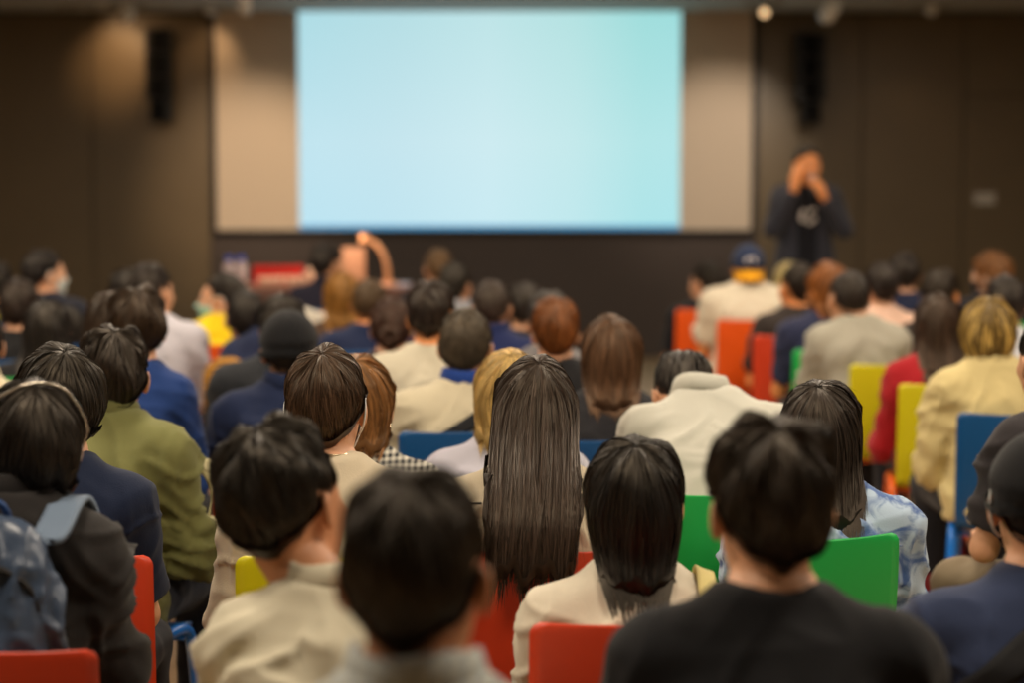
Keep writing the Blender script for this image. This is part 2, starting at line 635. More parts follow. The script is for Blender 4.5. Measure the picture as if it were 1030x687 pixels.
END_X = [0, 45, 72, 84, 96, 112, 140, 180]
STY = {
    'short':  dict(T=(0.023, 0.013, -0.004), end=[70, 73, 88, 80, 74, 88, 104, 114], lump=0.004),
    'crop':   dict(T=(0.013, 0.008, -0.003), end=[66, 70, 86, 79, 74, 88, 103, 112], lump=0.001),
    'buzz':   dict(T=(0.007, 0.005, -0.003), end=[66, 70, 86, 79, 74, 88, 102, 110], lump=0.0),
    'tousle': dict(T=(0.031, 0.020, -0.004), end=[80, 82, 90, 83, 76, 90, 106, 115], lump=0.009),
    'bowl':   dict(T=(0.026, 0.022, 0.012), end=[84, 84, 90, 95, 95, 100, 100, 100], lump=0.004, hang=55, zh=-0.012, ze=-0.085, tuck=0.30),
    'bob':    dict(T=(0.025, 0.027, 0.018), end=[78, 80, 90, 95, 95, 100, 100, 100], lump=0.003, hang=48, zh=0.0, ze=-0.140, tuck=0.16),
    'lob':    dict(T=(0.020, 0.022, 0.016), end=[78, 80, 90, 95, 95, 100, 100, 100], lump=0.003, hang=48, zh=0.0, ze=-0.235, tuck=0.02),
    'long':   dict(T=(0.016, 0.022, 0.018), end=[78, 80, 90, 95, 95, 100, 100, 100], lump=0.003, hang=50, zh=0.0, ze=-0.315, tuck=-0.03, jag=.030),
    'shag':   dict(T=(0.024, 0.024, 0.016), end=[84, 84, 90, 95, 95, 100, 100, 100], lump=0.005, hang=52, zh=-0.01, ze=-0.150, tuck=0.34),
}


def shell_grid(T, end, lump=0.0, hang=None, zh=0.0, ze=-0.1, tuck=0.0, seed=0, M=22, jag=0.012):
    """grid (NPSI, M, 3) in head space: from the crown down to the edge of the hair or cap"""
    rng = np.random.RandomState(seed)
    G = np.zeros((NPSI, M, 3))
    deg = np.degrees(np.minimum(PSI, 2 * math.pi - PSI))
    ph = rng.uniform(0, 6.28, 6)
    for i in range(NPSI):
        ae = np.interp(deg[i], END_X, end) if not callable(end) else end(i)
        jit = 1.6 * math.sin(PSI[i] * 7 + ph[0]) + 1.1 * math.sin(PSI[i] * 13 + ph[1])
        ae = math.radians(ae + (jit if lump > 0 else 0))
        A = np.linspace(0, ae, 60)
        r = np.interp(A, ALP, _RAD[i])
        u = A / ae
        th = np.interp(u, [0, 0.42, 0.66, 0.82, 1.0], [T[0], T[0], T[1], T[1] * 0.55, T[2]]) if hang is None else np.interp(u, [0, 0.45, 0.8, 1.0], [T[0], T[0], T[1], T[2]])
        if lump:
            env = np.minimum(1, u * 4) * np.minimum(1, (1 - u) * 3 + 0.15)
            th = th + lump * env * (np.sin(PSI[i] * 3 + ph[2] + 3 * u) + 0.6 * np.sin(PSI[i] * 7 + ph[3] - 6 * u) + 0.5 * np.sin(PSI[i] * 5 + ph[4] + 13 * u))
        d = np.cos(A)[:, None] * _a + np.sin(A)[:, None] * (math.cos(PSI[i]) * _e1 + math.sin(PSI[i]) * _e2)
        P = C0 + d * (r + th)[:, None]
        if hang is not None:
            w = np.clip((deg[i] - hang) / 14.0, 0, 1)
            if w > 0:
                k = np.nonzero(P[:, 2] <= zh)[0]
                k = k[0] if len(k) else len(P) - 1
                h0 = P[k]
                zend = ze * w + (1 - w) * min(h0[2] - 0.01, -0.03) + jag * (math.sin(PSI[i] * 9 + ph[5]) * 0.6 + 0.5 * math.sin(PSI[i] * 17 + ph[0]))
                if ze < -0.12:
                    q_ = np.clip((deg[i] - 95) / 32, 0, 1)
                    zend = max(zend, -0.135) * (1 - q_) + zend * q_
                v = np.linspace(0, 1, 26)[1:]
                Dp = np.zeros((25, 3))
                f = 1 - tuck * v ** 1.6
                Dp[:, 0] = h0[0] * f
                Dp[:, 1] = (h0[1] + 0.012) * f - 0.012
                Dp[:, 2] = h0[2] + (zend - h0[2]) * v
                P = np.vstack([P[:k + 1], Dp])
        s = np.concatenate([[0], np.cumsum(np.linalg.norm(np.diff(P, axis=0), axis=1))])
        tt = np.linspace(0, s[-1], M)
        for c in range(3):
            G[i, :, c] = np.interp(tt, s, P[:, c])
    return G


def grid_normals(G):
    du = np.roll(G, -1, 0) - np.roll(G, 1, 0)
    dv = np.gradient(G, axis=1)
    N = np.cross(dv, du)
    N[:, 0] = G[:, 1:4].mean((0, 1)) * 0 + (G[:, 0] - G[:, 6].mean(0))
    return N / (np.linalg.norm(N, axis=2)[..., None] + 1e-9)


def shell_mesh(G, N, mb_V, centre, lip=0.016):
    """closed lip under the edge so the shell reads as a volume"""
    n, M = G.shape[:2]
    inner1 = G[:, -1] - N[:, -1] * lip
    inner2 = G[:, -3] - N[:, -3] * (lip + 0.004)
    A = np.concatenate([G, inner1[:, None], inner2[:, None]], 1)
    m = M + 2
    idx = np.arange(n * m).reshape(n, m)
    a, b = idx, np.roll(idx, -1, 0)
    Q = np.stack([a[:, :-1], a[:, 1:], b[:, 1:], b[:, :-1]], -1).reshape(-1, 4)
    return A.reshape(-1, 3), Q


def bil(G, ps, t):
    n, M = G.shape[:2]
    x = (ps / (2 * math.pi) * n) % n
    i0 = np.floor(x).astype(int) % n; fx = (x - np.floor(x))[..., None]; i1 = (i0 + 1) % n
    y = np.clip(t, 0, 1) * (M - 1)
    j0 = np.minimum(np.floor(y).astype(int), M - 2); fy = (y - j0)[..., None]
    return (G[i0, j0] * (1 - fx) + G[i1, j0] * fx) * (1 - fy) + (G[i0, j0 + 1] * (1 - fx) + G[i1, j0 + 1] * fx) * fy


def locks(G, N, n, width, length, seed, m=7, lift=0.004, hang=False, over=0.03, part=None, clump=18, stray=0.03):
    rng = np.random.RandomState(seed)
    ps0 = rng.uniform(0, 2 * math.pi, n)
    t0 = rng.uniform(0, 1, n) ** (0.75) * (0.75 if not hang else 0.8)
    L = length * rng.uniform(0.7, 1.25, n)
    end = np.minimum(t0 + L, 1.0 + over * 1.8 * rng.uniform(0, 1, n) ** 3.5)
    u = np.linspace(0, 1, m)
    t = t0[:, None] + (end - t0)[:, None] * u
    pc = (np.round(ps0 * clump / 6.283 + rng.uniform(-0.3, 0.3, n)) / clump) * 6.283
    sw = rng.normal(0, 0.10, n)
    ps = ps0[:, None] + ((pc - ps0) * 0.35)[:, None] * u ** 1.5 + sw[:, None] * u
    P = bil(G, ps, t); Nn = bil(N, ps, t)
    tan = np.gradient(P, axis=1)
    ov = np.clip(t - 1, 0, None)[..., None]
    edge = bil(G, ps, np.full_like(t, 1.0)) - bil(G, ps, np.full_like(t, 0.95))
    edge = edge / (np.linalg.norm(edge, axis=2)[..., None] + 1e-6) * 0.012
    P = P + edge * ov / 0.05
    st = rng.uniform(0, 1, n) < stray
    lf = lift * rng.uniform(-0.3, 1.0, n) + np.where(st, 0.006 * rng.uniform(0, 1, n), 0)
    P = P + Nn * (lf[:, None] * (0.35 + 1.1 * np.sin(math.pi * np.clip(u * 0.8 + 0.05, 0, 1)))[None])[..., None]
    P = P + (np.where(st, 0.012, 0.0)[:, None] * (u ** 2)[None])[..., None] * rng.normal(0, 0.6, (n, 1, 3))
    tan = np.gradient(P, axis=1); tan /= np.linalg.norm(tan, axis=2)[..., None] + 1e-9
    S = np.cross(tan, Nn); S /= np.linalg.norm(S, axis=2)[..., None] + 1e-9
    a = rng.normal(0, 0.5, n)[:, None, None]
    S = S * np.cos(a) + Nn * np.sin(a)
    w = width * rng.uniform(0.5, 1.3, n)[:, None] * (1 - 0.85 * u ** 2.2)[None] * np.where(st, 0.35, 1.0)[:, None]
    A = P + S * w[..., None] / 2; B = P - S * w[..., None] / 2
    V = np.stack([A, B], 2).reshape(-1, 3)
    idx = np.arange(n * m * 2).reshape(n, m, 2)
    Q = np.stack([idx[:, :-1, 0], idx[:, 1:, 0], idx[:, 1:, 1], idx[:, :-1, 1]], -1).reshape(-1, 4)
    tone = np.repeat(rng.uniform(0, 1, n) ** 1.5, m * 2)
    return V, Q, tone


_SHARED = {}


def shared(key, parent, m, name):
    """legs and shoes of seated people share their mesh; the material sits on the object"""
    o = bpy.data.objects.new(name, _SHARED[key])
    COL.objects.link(o)
    o.parent = parent
    o.material_slots[0].link = 'OBJECT'
    o.material_slots[0].material = m
    return o


def leg_prims(infl=0.0, foot=True, bare=True):
    P = []
    for s in (-1, 1):
        hip, kn, an = (s * 0.085, 0.02, 0.525), (s * 0.115, 0.42, 0.505), (s * 0.115, 0.40, 0.10)
        P += [('+', Cap(hip, kn, 0.085 + infl, 0.060 + infl), 0.03),
              ('+', Cap(kn, an, 0.056 + infl, (0.036 if bare else 0.052) + infl), 0.03)]
        if foot:
            P.append(('+', Cap((s * 0.115, 0.39, 0.05), (s * 0.125, 0.56, 0.035), 0.034, 0.026), 0.02))
    return P


def person(px, top, s, label, shirt, hair=('short', (46, 38, 33)), yaw=0, hyaw=0, pitch=0, roll=0, lean=0.05, w=1.0, hs=1.0,
           tone=0, trousers=(38, 38, 44), shoes=(40, 38, 38), arms='lap', extras=(), group=None, bent=None, stand=False, hi=None, shoulder=0.0, nlocks=None, nk=0.240, hx=0.0):
    D = FPX / s
    topw = at(px, top, D)
    seed = int(px * 7 + top * 13) % 9999
    hi = (s >= 380) if hi is None else hi
    Ht = topw[2]
    hy_off = 0.035
    zN = Ht - nk
    hz = Ht - 0.130 - 0.014 * min(1.0, max(0.0, (500 - s) / 300))
    if bent:
        zN = Ht + bent['neck']; hz = Ht + bent['head']; hy_off = bent['fwd']
    zB = 0.44 if not stand else zN - 0.62
    L = zN - zB

    def cy(z):
        u = np.clip((np.asarray(z, float) - zB) / L, 0, 1.1)
        return -0.02 + (lean + 0.02) * u ** 1.4 - 0.015 * np.sin(np.pi * np.clip(u, 0, 1))
    hx = bent.get('hx', 0.0) if bent else hx
    Hc = np.array([hx, float(cy(zN)) + hy_off, hz])
    R = rot(hyaw, pitch, roll)
    r0 = math.radians(yaw)
    if stand and False: pass
    # root so that the crown of the hair falls where the photograph has it
    off = Hc + R @ np.array([0, -0.02, 0.0])
    cx_, sx_ = math.cos(r0), math.sin(r0)
    X = topw[0] - (cx_ * off[0] - sx_ * off[1])
    Y = topw[1] - (sx_ * off[0] + cx_ * off[1])
    root = empty('person', (X, Y, 0), r0)
    tag(root, label, 'person', group)
    root['row_depth'] = round(D, 2)
    # ---- torso profile
    zz = np.array([zB - 0.04, zB + 0.07, zB + 0.42 * L, zB + 0.70 * L, zN - 0.135, zN - 0.08, zN - 0.045, zN - 0.018, zN + 0.012])
    wx = np.array([0.160, 0.172, 0.142, 0.160, 0.170, 0.150, 0.112, 0.080, 0.060]); wx[:7] *= w
    wy = np.array([0.110, 0.122, 0.104, 0.116, 0.112, 0.092, 0.078, 0.066, 0.058])
    if stand:
        zz[0] = zB - 0.06
    zS = zN - 0.108 + shoulder
    sw = 0.166 * w
    # ---- arms
    J = {}
    for sd in (-1, 1):
        S = np.array([sd * sw, float(cy(zS)), zS])
        E = np.array([sd * (sw + 0.055), float(cy(zS)) + 0.07, zS - 0.27])
        a = arms if isinstance(arms, str) else arms.get(sd, 'lap')
        if isinstance(a, dict):
            E = np.array(a['E'], float)
            Wp = np.array(a['W'], float)
            hd, hn = np.array(a['d'], float), np.array(a['n'], float)
            curl = a.get('curl', 0.5)
        else:
            tgt = np.array([sd * 0.10, 0.33, 0.640]) if a == 'lap' else np.array([-sd * 0.02, 0.22 + lean, 0.72])
            v = tgt - E
            Wp = E + v / np.linalg.norm(v) * min(0.25, np.linalg.norm(v))
            hd, hn, curl = v, np.array([0, 0.1, -1.0]), 0.35
        J[sd] = (S, E, Wp, hd, hn, curl)

    def torso(infl, zlo, zhi):
        return Torso(zz, wx + infl, wy + infl, cy(zz), zlo, zhi)
    body = [('+', torso(0.0, zB - 0.02, zN + 0.01), 0.02),
            ('+', Cap((0, float(cy(zN)) - 0.012, zN - 0.05), Hc + R @ np.array([0, -0.022, -0.07]) * hs, 0.060 * min(1, hs * 1.0), 0.052 * hs), 0.03)]
    for sd in (-1, 1):
        S, E, Wp, hd, hn, curl = J[sd]
        body += [('+', Cap((sd * 0.035, float(cy(zN)) - 0.012, zN - 0.050), S + np.array([0, -0.006, 0.012]), 0.046, 0.040), 0.03), ('+', Cap(S, S + (E - S) * 0.25, 0.050, 0.047), 0.04), ('+', Cap(S, E, 0.047, 0.036), 0.03),
                 ('+', Cap(E, Wp, 0.037, 0.026), 0.015)]
        body += hand_prims(Wp, hd, hn, sd, curl, 0.3)
    if not stand:
        body += leg_prims(-0.012)
        body.append(('+', Ell((0, -0.005, 0.52), (0.155, 0.112, 0.075)), 0.03))
    else:
        for sd in (-1, 1):
            body += [('+', Cap((sd * 0.09, -0.01, zB + 0.04), (sd * 0.105, 0.01, 0.48), 0.082, 0.055), 0.03),
                     ('+', Cap((sd * 0.105, 0.01, 0.48), (sd * 0.11, -0.02, 0.09), 0.052, 0.036), 0.02),
                     ('+', Cap((sd * 0.11, -0.03, 0.05), (sd * 0.125, 0.14, 0.035), 0.034, 0.026), 0.02)]
    body += head_prims(R, Hc, hs)
    # ---- sample and skin
    pts = np.array([p for b in body for p in (b[1].lo, b[1].hi)])
    lo, hi_ = pts.min(0) - 0.03, pts.max(0) + 0.03
    hF, hC = (0.0052, 0.011) if hi else (0.0085, 0.015)
    fx, fy, fz = [(Hc[0] - 0.1, Hc[0] + 0.1)], [(Hc[1] - 0.13, Hc[1] + 0.14)], [(zN - 0.03, Hc[2] + 0.14)]
    if s >= 430 or stand:
        for sd in (-1, 1):
            c = J[sd][2] + J[sd][3] / np.linalg.norm(J[sd][3]) * 0.08
            fx.append((c[0] - .09, c[0] + .09)); fy.append((c[1] - .11, c[1] + .11)); fz.append((c[2] - .09, c[2] + .09))
    xs, ys, zs = axis(lo[0], hi_[0], hC, fx, hF), axis(lo[1], hi_[1], hC, fy, hF), axis(lo[2], hi_[2], hC, fz, hF)
    V, Q = surface_nets(field(body, xs, ys, zs), xs, ys, zs)
    V = relax(V, Q, 1, 0.35)
    mk('body', V, Q, skin(tone), root)
    # ---- shirt
    pf = shirt.get('puff', 0.013)
    sh = [('+', torso(pf, zB + 0.015, zN + 0.0), 0.02)]
    if not stand:
        sh.append(('+', Ell((0, -0.005, 0.53), (0.165 * max(w, .95) + pf * .6, 0.122 + pf * .6, 0.075)), 0.03))
    for sd in (-1, 1):
        S, E, Wp, *_ = J[sd]
        sh.append(('+', Cap((sd * 0.035, float(cy(zN)) - 0.012, zN - 0.050), S + np.array([0, -0.006, 0.012]), 0.046 + pf, 0.040 + pf), 0.04))
        sh.append(('+', Cap(S, S + (E - S) * 0.25, 0.049 + pf, 0.049 + pf), 0.05))
        if shirt.get('sleeve', 'short') == 'short':
            sh.append(('+', Cap(S, S + (E - S) * 0.80, 0.050 + pf, 0.050 + pf, flat=True), 0.03))
        else:
            sh += [('+', Cap(S, E, 0.050 + pf, 0.042 + pf), 0.03), ('+', Cap(E, E + (Wp - E) * 0.97, 0.042 + pf, 0.031 + pf, flat=True), 0.02)]
    if shirt.get('collar') == 'hood':
        sh.append(('+', Ell((0, float(cy(zN)) - 0.085, zN - 0.045), (0.105, 0.055, 0.065)), 0.03))
    pts = np.array([p for b in sh for p in (b[1].lo, b[1].hi)])
    lo, hi_ = pts.min(0) - 0.03, pts.max(0) + 0.03
    h = 0.0085 if s >= 420 else (0.011 if s >= 280 else 0.016)
    xs, ys, zs = axis(lo[0], hi_[0], h), axis(lo[1], hi_[1], h), axis(lo[2], hi_[2], h)
    V, Q = surface_nets(field(sh, xs, ys, zs), xs, ys, zs)
    V = relax(V, Q, 1, 0.5)
    N = normals(V, Q)
    amp = shirt.get('fold', 0.008) * 2.3
    rr = np.random.RandomState(seed)
    o3 = rr.uniform(0, 40, 3)
    wob = vnoise(V * 5 + o3)
    n1 = 1 - np.abs(vnoise(np.stack([V[:, 0] * 9 + wob, V[:, 1] * 7, V[:, 2] * 4.5 + wob * 1.5], 1) + o3)) * 2
    dg = np.abs(V[:, 0])
    n2 = 1 - 2 * np.abs(vnoise(np.stack([(dg * 0.75 + V[:, 2]) * 13 + wob * 1.2, (dg - V[:, 2] * .75) * 3.2, V[:, 1] * 4], 1) + o3 + 9))
    n3 = vnoise(V * 22 + o3)
    low = np.clip((zN + 0.0 - V[:, 2]) / 0.12, 0.25, 1)

    def crease(u, v, w_, o):
        n = vnoise(np.stack([u, v, w_], 1) + o)
        return np.clip(1 - np.abs(n) * 2.6, 0, 1) ** 2
    sx = np.sign(V[:, 0] + 1e-9)
    diag = (dg * 0.8 + V[:, 2] * 0.6); along = (dg * 0.6 - V[:, 2] * 0.8)
    c1 = crease(diag * 15 + wob * 1.1, along * 4.0, V[:, 1] * 5 + sx * 3, o3 + 20)
    c2 = crease(V[:, 2] * 17 + wob * 1.5, V[:, 0] * 4.0, V[:, 1] * 5, o3 + 31)
    c3 = crease((dg - 0.2) * 24 + wob, V[:, 2] * 4.5, V[:, 1] * 10, o3 + 43)
    arm = np.clip((dg - 0.15 * w) / 0.05, 0, 1)
    V = V + N * (amp * (0.30 * n1 + 0.30 * n2 + 0.10 * n3 + (0.75 * c1 + 0.35 * c2) * (1 - 0.5 * arm) + 0.55 * c3 * arm + 0.35 * c2 * arm - 0.25) * low)[:, None]
    cm = cloth(shirt['c'], shirt.get('pat'), shirt.get('c2'))
    mk(shirt.get('name', 'shirt'), V, Q, cm, root)
    # ---- collar
    ck = shirt.get('collar', 'crew')
    if ck:
        ccol = cloth(shirt['cc']) if 'cc' in shirt else cm
        nc = np.array([0, float(cy(zN)) + 0.004, zN - 0.012])
        prof = {'crew': [(0.009, -0.018), (0.0135, -0.004), (0.010, 0.006), (0.003, 0.004), (-0.004, -0.012)],
                'shirt': [(-0.002, -0.01), (0.004, 0.030), (0.007, 0.038), (0.013, 0.036), (0.018, 0.020), (0.029, -0.016), (0.024, -0.018), (0.012, 0.0)],
                'stand': [(0.012, -0.02), (0.012, 0.03), (0.008, 0.038), (0.003, 0.034), (0.0, -0.01)],
                'hood': [(0.012, -0.02), (0.030, 0.012), (0.034, 0.032), (0.020, 0.030), (0.002, -0.01)],
                'blazer': [(0.0, -0.01), (0.008, 0.024), (0.013, 0.029), (0.022, 0.018), (0.040, -0.030), (0.034, -0.034), (0.014, -0.01)]}[ck]
        c = MB()
        nn = 40
        ring = []
        for k in range(nn):
            a = 2 * math.pi * k / nn
            fr = max(0, math.sin(a))
            row = []
            for (dr, dz) in prof:
                rx, ry = 0.064 + dr, 0.062 + dr
                z = dz - 0.042 * fr ** 1.5 + 0.010 * (1 - fr) + (0.004 * math.sin(3 * a + seed))
                row.append((rx * math.cos(a), ry * math.sin(a) + 0.014 * fr, z))
            ring.append(row)
        if bent:
            tl = rot(0, 26)
            ring = np.array(ring) @ tl.T
            nc = nc + np.array([hx * .3, .012, -.012])
        ring = np.array(ring) + nc
        np_ = len(prof)
        idx = np.arange(nn * np_).reshape(nn, np_)
        b = np.roll(idx, -1, 0)
        Q2 = np.stack([idx[:, :-1], b[:, :-1], b[:, 1:], idx[:, 1:]], -1).reshape(-1, 4)
        c.add(ring.reshape(-1, 3), Q2[:, ::-1])
        co = c.build('hood' if ck == 'hood' else 'collar', ccol, root)
        if 'cc' in shirt: co['label'] = shirt.get('cl', 'contrasting collar')
    # ---- legs
    tm, sm_ = cloth(trousers), mat('shoe_%d_%d_%d' % shoes, shoes, 0.5, 0.4)
    if not stand:
        if 'trousers' not in _SHARED:
            P = leg_prims(0.010, foot=False, bare=False) + [('+', Ell((0, -0.005, 0.515), (0.158, 0.115, 0.066)), 0.03)]
            ax = axis(-.28, .28, .012), axis(-.2, .58, .012), axis(.03, .65, .012)
            V, Q = surface_nets(field(P, *ax), *ax)
            V = relax(V, Q, 2)
            N = normals(V, Q)
            V = V + N * (0.007 * vnoise(V * np.array([14, 9, 14])) + 0.004 * vnoise(V * 30))[:, None]
            o = mk('trousers', V, Q, tm, root)
            _SHARED['trousers'] = o.data
            o.material_slots[0].link = 'OBJECT'; o.material_slots[0].material = tm
            for sd in (-1, 1):
                P = [('+', Cap((sd * .115, .375, .055), (sd * .127, .575, .040), .045, .037), .02),
                     ('+', Cap((sd * .115, .375, .09), (sd * .115, .385, .05), .045, .045), .02),
                     ('-', Cap((0, .4, -.5), (0, .5, -.5), .5), 0.0)]
                ax = axis(sd * .12 - .08, sd * .12 + .08, .009), axis(.28, .68, .009), axis(-.03, .18, .009)
                V, Q = surface_nets(field(P[:2], *ax), *ax)
                V[:, 2] = np.maximum(V[:, 2], 0.002)
                o = mk('shoe', V, Q, sm_, root)
                _SHARED['shoe%d' % sd] = o.data
                o.material_slots[0].link = 'OBJECT'; o.material_slots[0].material = sm_
        else:
            shared('trousers', root, tm, 'trousers')
            for sd in (-1, 1):
                shared('shoe%d' % sd, root, sm_, 'shoe')
    else:
        P = [('+', torso(0.008, zB - 0.05, zB + 0.12), 0.02)]
        for sd in (-1, 1):
            P += [('+', Cap((sd * 0.09, -0.01, zB + 0.04), (sd * 0.105, 0.01, 0.48), 0.094, 0.070), 0.03),
                  ('+', Cap((sd * 0.105, 0.01, 0.48), (sd * 0.11, -0.02, 0.07), 0.070, 0.058, flat=True), 0.02)]
        ax = axis(-.3, .3, .012), axis(-.25, .25, .012), axis(0.0, zB + .2, .012)
        V, Q = surface_nets(field(P, *ax), *ax)
        mk('trousers', relax(V, Q, 1), Q, tm, root)
        for sd in (-1, 1):
            P = [('+', Cap((sd * .11, -.05, .05), (sd * .127, .16, .040), .045, .037), .02)]
            ax = axis(sd * .12 - .08, sd * .12 + .08, .009), axis(-.13, .24, .009), axis(-.03, .14, .009)
            V, Q = surface_nets(field(P, *ax), *ax)
            V[:, 2] = np.maximum(V[:, 2], 0.002)
            mk('shoe', V, Q, sm_, root)
    # ---- hair
    st = dict(STY[hair[0]])
    if len(hair) > 3: st.update(hair[3])
    hc = hair_mat(hair[1], hair[2] if len(hair) > 2 else None)
    top_off = st.pop('ball', None)
    G = shell_grid(seed=seed, M=30 if hair[0] == 'long' else 22, **st)
    G = Hc + (G * hs) @ R.T
    hanging = st.get('hang') is not None
    if hanging and st['ze'] < -0.1:
        # hair falls outside the clothes
        sgn = np.where(np.cos(PSI) < 0.15, -1.0, 1.0)[:, None]
        tot = np.zeros(G.shape[:2])
        for it in range(6):
            d = sdf_points(sh, G)
            push = np.clip((0.024 if hair[0] == 'long' else 0.014) - d, 0, 0.02) * (G[..., 2] < zN + 0.03)
            push = np.minimum(push, np.maximum(0, (0.16 if hair[0] == 'long' else 0.045) - tot))
            tot += push
            G[..., 1] += push * sgn
            if it < 5:
                G[:, 8:-1] = 0.5 * G[:, 8:-1] + 0.25 * (G[:, 7:-2] + G[:, 9:])
        if hair[0] == 'long':   # the ends hang outside the chair back
            ramp = np.clip((1.15 - G[..., 2]) / 0.30, 0, 1)
            ramp = ramp * ramp * (3 - 2 * ramp)
            G[..., 1] = np.where((sgn < 0) & (G[..., 1] > -0.268 * ramp - 0.5 * (1 - ramp)), G[..., 1] * (1 - ramp) + np.minimum(G[..., 1], -0.268) * ramp, G[..., 1])
    Ng = grid_normals(G)
    V1, Q1 = shell_mesh(G, Ng, None, Hc, 0.007 if hanging else 0.005)
    if nlocks is None:
        nlocks = 6500 if s >= 420 else (3200 if s >= 300 else 1100)
    base_w = (0.0032 if s >= 420 else (0.0046 if s >= 300 else 0.0085)) * (0.8 if hair[0] in ('crop', 'buzz') else 1)
    ln = {'buzz': 0.10, 'crop': 0.16, 'short': 0.34, 'tousle': 0.36, 'bowl': 0.5, 'bob': 0.5, 'lob': 0.5, 'long': 0.45, 'shag': 0.45}[hair[0]]
    V2, Q2, tn = locks(G, Ng, nlocks, base_w, ln, seed + 1, m=9 if hanging else 6, hang=hanging, lift=0.0045 if hair[0] != 'tousle' else 0.008,
                       over={'long': 0.22, 'shag': 0.20, 'lob': 0.12}.get(hair[0], 0.07 if hanging else 0.05), stray=0.09 if hair[0] in ('long', 'shag') else 0.035, clump=26 if hair[0] != 'tousle' else 14)
    if hanging and st['ze'] < -0.1:
        for _ in range(3):   # the ends lie on the clothes, not in them
            lowm = (V2[:, 2] < zN + 0.05)
            d = np.full(len(V2), 1.0)
            d[lowm] = sdf_points(sh, V2[lowm])
            V2[:, 1] += np.where(V2[:, 1] < Hc[1] - 0.01, -1, 1) * np.clip(0.009 - d, 0, 0.04)
    VV = np.concatenate([V1, V2]); QQ = np.concatenate([Q1, Q2 + len(V1)])
    tt = np.concatenate([np.full(len(V1), 0.12), tn])
    if hair[0] in ('buzz', 'crop') and 'ball' in (hair[3] if len(hair) > 3 else {}): pass
    mk('hair', VV, QQ, hc, root, attr=tt)
    H = lambda p: Hc + R @ (hs * np.asarray(p, float))
    ctx = dict(root=root, Hc=Hc, R=R, hs=hs, H=H, shirt=sh, zN=zN, cy=cy, J=J, zS=zS, sw=sw, s=s, seed=seed, G=G, Ng=Ng, X=X, Y=Y, yaw=yaw)
    for e in extras:
        e(ctx)
    return ctx


# ------------------------------------------------------------------ what people wear (children of the person)
def cap_on(rgb, z0=0.012, brim=1, brim_rgb=None, thick=0.024, droop=0.030, name='cap', emblem=False):
    def f(c):
        def end(i):
            A = ALP
            z = (C0 + _D[i] * (_RAD[i] + thick)[:, None])[:, 2]
            k = np.nonzero(z < z0)[0]
            return math.degrees(A[k[0]]) if len(k) else 120
        G = shell_grid((thick, thick, thick - 0.004), end, 0.0, seed=1)
        G = c['Hc'] + (G * c['hs']) @ c['R'].T
        N = grid_normals(G)
        V, Q = shell_mesh(G, N, None, None, 0.006)
        m = cloth(rgb)
        o = mk(name, V, Q, m, c['root'])
        H = c['H']
        if name == 'cap':
            b = MB(); b.lathe([(0.0, 0.006), (0.007, 0.004), (0.009, 0.0)], (0, 0, 0), 10)
            top = H((0, -0.012 - 0.0, 0.112 + thick))
            b.V[0] = b.V[0] + top
            b.build('top_button', m, o)
            b = MB()   # seams of the crown's panels
            for k in range(6):
                i = int(NPSI * k / 6 + 6) % NPSI
                b.tube(G[i, 1:-1] + N[i, 1:-1] * 0.0005, 0.0015, 5)
            b.build('panel_seam', m, o)
        if brim:
            P = []
            for r_ in np.linspace(0, 1, 8):
                row = []
                for a in np.radians(np.linspace(-68, 68, 21)):
                    x = math.sin(a) * (0.090 + 0.0 * r_)
                    y0 = math.cos(a) * 0.108 - 0.01
                    row.append(H((x, brim * (y0 + r_ * 0.072 * math.cos(a) ** 0.7), z0 + 0.006 - droop * r_ ** 1.2 - 0.016 * (abs(math.sin(a)) ** 2))))
                P.append(row)
            b = MB().sheet(P, 0.004)
            bo = b.build('brim', cloth(brim_rgb or rgb), o)
            if brim_rgb: bo['label'] = 'mustard yellow brim'
        if emblem:
            i0 = NPSI // 2
            P = [[G[(i0 + dj) % NPSI, ti] + N[(i0 + dj) % NPSI, ti] * 0.004 for dj in range(-4, 5)] for ti in (13, 14, 15, 16, 17)]
            P = np.array(P)
            b = MB()
            cpt = P[2, 4]; n0 = N[i0, 15]; u = np.cross(n0, [0, 0, 1]); u /= np.linalg.norm(u); v = np.cross(u, n0)
            for (dx, dy, rx, ry) in ((0, 0, .022, .013), (-.014, .008, .010, .008), (.013, .009, .009, .009)):
                ring = [[cpt + n0 * (0.002 * (1 - q)) + u * (dx + 1.5 * rx * q * math.cos(t)) + v * (dy + 1.5 * ry * q * math.sin(t)) for t in np.linspace(0, 6.2832, 17)] for q in (0.02, 0.5, 1.0)]
                b.sheet(ring, 0.003)
            e = b.build('emblem', cloth((225, 215, 210)), o)
            e['label'] = 'white embroidered emblem'
    return f


